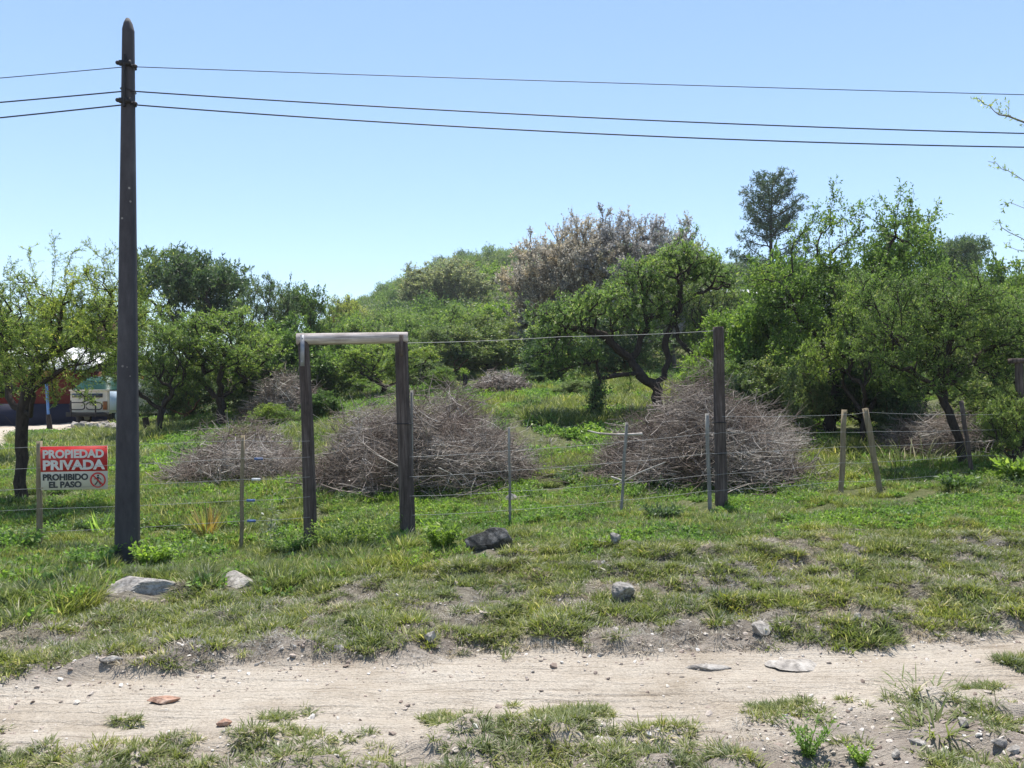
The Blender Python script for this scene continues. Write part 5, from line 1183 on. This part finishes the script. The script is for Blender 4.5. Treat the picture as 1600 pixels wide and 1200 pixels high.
def truck():
    Y = 29.0; g = G(140, Y); s = Y / F; t = thing('pickup_truck', 'old cream truck seen from behind, tubular rack on its tail, left of the pole', 'truck', g, R(-8))
    x0, x1 = -34 * s, 32 * s; w = x1 - x0; L = 3.6; z0 = .42; z1 = 1.28
    import bmesh
    bm = bmesh.new(); prof = [(0, z0), (0, z1), (L * .55, z1), (L * .55, z1 + .05), (L * .6, 1.75), (L * .8, 1.75), (L * .88, z1), (L * 1.15, z1 - .1), (L * 1.17, z0)]
    a = [bm.verts.new((x0, y, z)) for y, z in prof]; b = [bm.verts.new((x1, y, z)) for y, z in prof]; bm.faces.new(a); bm.faces.new(b[::-1])
    for i in range(len(prof)): j = (i + 1) % len(prof); bm.faces.new((a[i], b[i], b[j], a[j]))
    bmesh.ops.recalc_face_normals(bm, faces=bm.faces); bmesh.ops.bevel(bm, geom=bm.edges[:], offset=.035, segments=2, affect='EDGES'); me = bpy.data.meshes.new('body'); bm.to_mesh(me); bm.free(); me.materials.append(M['cream']); link('body', me, t)
    mb = MB(); mb.box((-.08, -.012, z1 - .20), (w * .78, .03, .14)); link('rear_slot', mb.mesh('rear_slot', M['glass']), t)
    mb = MB(); mb.box((0, -.02, z1 - .015), (w * 1.02, .05, .05)); link('top_rail', mb.mesh('top_rail', M['cream']), t)
    mb = MB(); mb.box((0, -.12, z0 - .02), (w * 1.04, .16, .16)); link('bumper', mb.mesh('bumper', M['rubber']), t)
    mb = MB(); zr = z0 + .28
    for sx_ in (-1, 1):
        cx = sx_ * w * .22; a = np.linspace(0, 2 * np.pi, 17); mb.tube(np.stack([cx + w * .2 * np.sign(np.cos(a)) * np.abs(np.cos(a)) ** .5, 0 * a - .22, zr + .13 * np.sign(np.sin(a)) * np.abs(np.sin(a)) ** .6], 1), .022, 6)
    for xx in (-w * .38, w * .25): mb.tube([(xx, -.22, zr + .2), (xx, -.2, z0 - .1)], .025, 6)
    mb.tube([(-w * .1, -.22, zr + .13), (w * .1, -.24, zr + .22), (w * .25, -.22, zr + .16)], .022, 6); link('rack', mb.mesh('rack', M['black'], True), t)
    mb = MB(); mb.box((x1 + .012, L * .25, (z0 + z1) / 2 + .04), (.03, L * .46, (z1 - z0) * .8)); link('side_panel', mb.mesh('side_panel', M['panel_blue']), t)
    mb = MB(); mb.box((x1 - .12, -.018, z0 + .3), (.16, .03, .3)); link('tail_light', mb.mesh('tail_light', M['rust']), t)
    for yy in (.55, L * .98):
        for sx_ in (-1, 1):
            mb = MB(); xx = sx_ * (w / 2 - .14); mb.tube([(xx - .11, yy, .33), (xx - .08, yy, .33), (xx + .08, yy, .33), (xx + .11, yy, .33)], [.27, .34, .34, .27], 20); wh = link('wheel', mb.mesh('wheel', M['rubber'], True), t)
            mb = MB(); mb.tube([(xx - .125, yy, .33), (xx + .125, yy, .33)], .17, 14); link('rim', mb.mesh('rim', M['sheet']), wh)
    rng = np.random.default_rng(2); nx, ny = 16, 14; X, Yy = np.meshgrid(np.linspace(-1, 1, nx), np.linspace(0, 1, ny)); Zz = z1 + .02 + .55 * np.clip(1 - np.abs(X) ** 4, 0, 1) * np.clip(1 - np.abs(Yy * 2 - 1) ** 5, 0, 1) * (.65 + .6 * fbm(X * 2 + 5, Yy * 4, 5, 3))
    V = np.stack([X * w * .48, .05 + Yy * L * .5, Zz], -1).reshape(-1, 3); i = np.arange(ny - 1)[:, None]; j = np.arange(nx - 1)[None]; mb = MB(); mb.add(V, q=np.stack([i * nx + j, i * nx + j + 1, (i + 1) * nx + j + 1, (i + 1) * nx + j], -1).reshape(-1, 4))
    o = link('tarpaulin', mb.mesh('tarpaulin', M['tarp'], True)); o.location = g; o.rotation_euler = (0, 0, R(-8)); tag(o, 'green tarp heaped over the load on the old cream truck', 'tarp')
truck()
def whitehouse():
    Y = 62; x0, x1 = W(1128, 0, Y)[0], W(1300, 0, Y)[0]; zb = min(H(x0, Y), H(x1, Y)) - .5; zt = W(0, 462, Y)[2]; g = Vector((x0, Y, zb)); w = x1 - x0; h = zt - zb
    t = thing('white_house', 'pale house glimpsed through the trees below the pine', 'house', g); mb = MB(); mb.box((w / 2, 3.5, h / 2), (w, 7, h)); link('wall', mb.mesh('wall', M['white']), t)
    mb = MB(); V = [(-.4, -.5, h - .05), (w + .4, -.5, h - .05), (w + .4, 3.5, h + .9), (-.4, 3.5, h + .9), (-.4, 7.5, h - .05), (w + .4, 7.5, h - .05)]; V2 = [(a, b, c + .12) for a, b, c in V]
    mb.add(V + V2, q=[[6, 7, 8, 9], [9, 8, 11, 10], [0, 3, 2, 1], [3, 4, 5, 2], [0, 1, 7, 6], [4, 10, 11, 5], [0, 6, 9, 3], [3, 9, 10, 4], [1, 2, 8, 7], [2, 5, 11, 8]]); link('roof', mb.mesh('roof', M['sheet']), t)
    for k in range(3):
        mb = MB(); mb.box((w * (.2 + .3 * k), -.02, h * .62), (1.1, .08, 1.1)); f = link('window', mb.mesh('window', M['brown']), t); mb = MB(); mb.box((w * (.2 + .3 * k), -.07, h * .62), (.9, .03, .9)); link('pane', mb.mesh('pane', M['glass']), f)
whitehouse()
seen = {}
for o in bpy.data.objects:
    if o.type == 'MESH': seen[o.data.name] = sum(len(p.vertices) - 2 for p in o.data.polygons) if len(o.data.polygons) < 400 else len(o.data.loops) - 2 * len(o.data.polygons)
def haze():
    mb = MB(); mb.box((0, 480, 41), (1900, 1000, 92)); me = mb.mesh('haze', None); m = bpy.data.materials.new('air'); m.use_nodes = True; nt = m.node_tree; nt.nodes.remove(nt.nodes['Principled BSDF'])
    v = nt.nodes.new('ShaderNodeVolumePrincipled'); v.inputs['Color'].default_value = (.86, .92, 1, 1); v.inputs['Density'].default_value = .0004; v.inputs['Anisotropy'].default_value = .3; nt.links.new(v.outputs[0], nt.nodes['Material Output'].inputs['Volume']); me.materials.append(m)
    tag(link('haze', me), 'thin pale air over the hillside', 'haze', kind='stuff')
haze()
print('TRIS', sum(seen.values()))
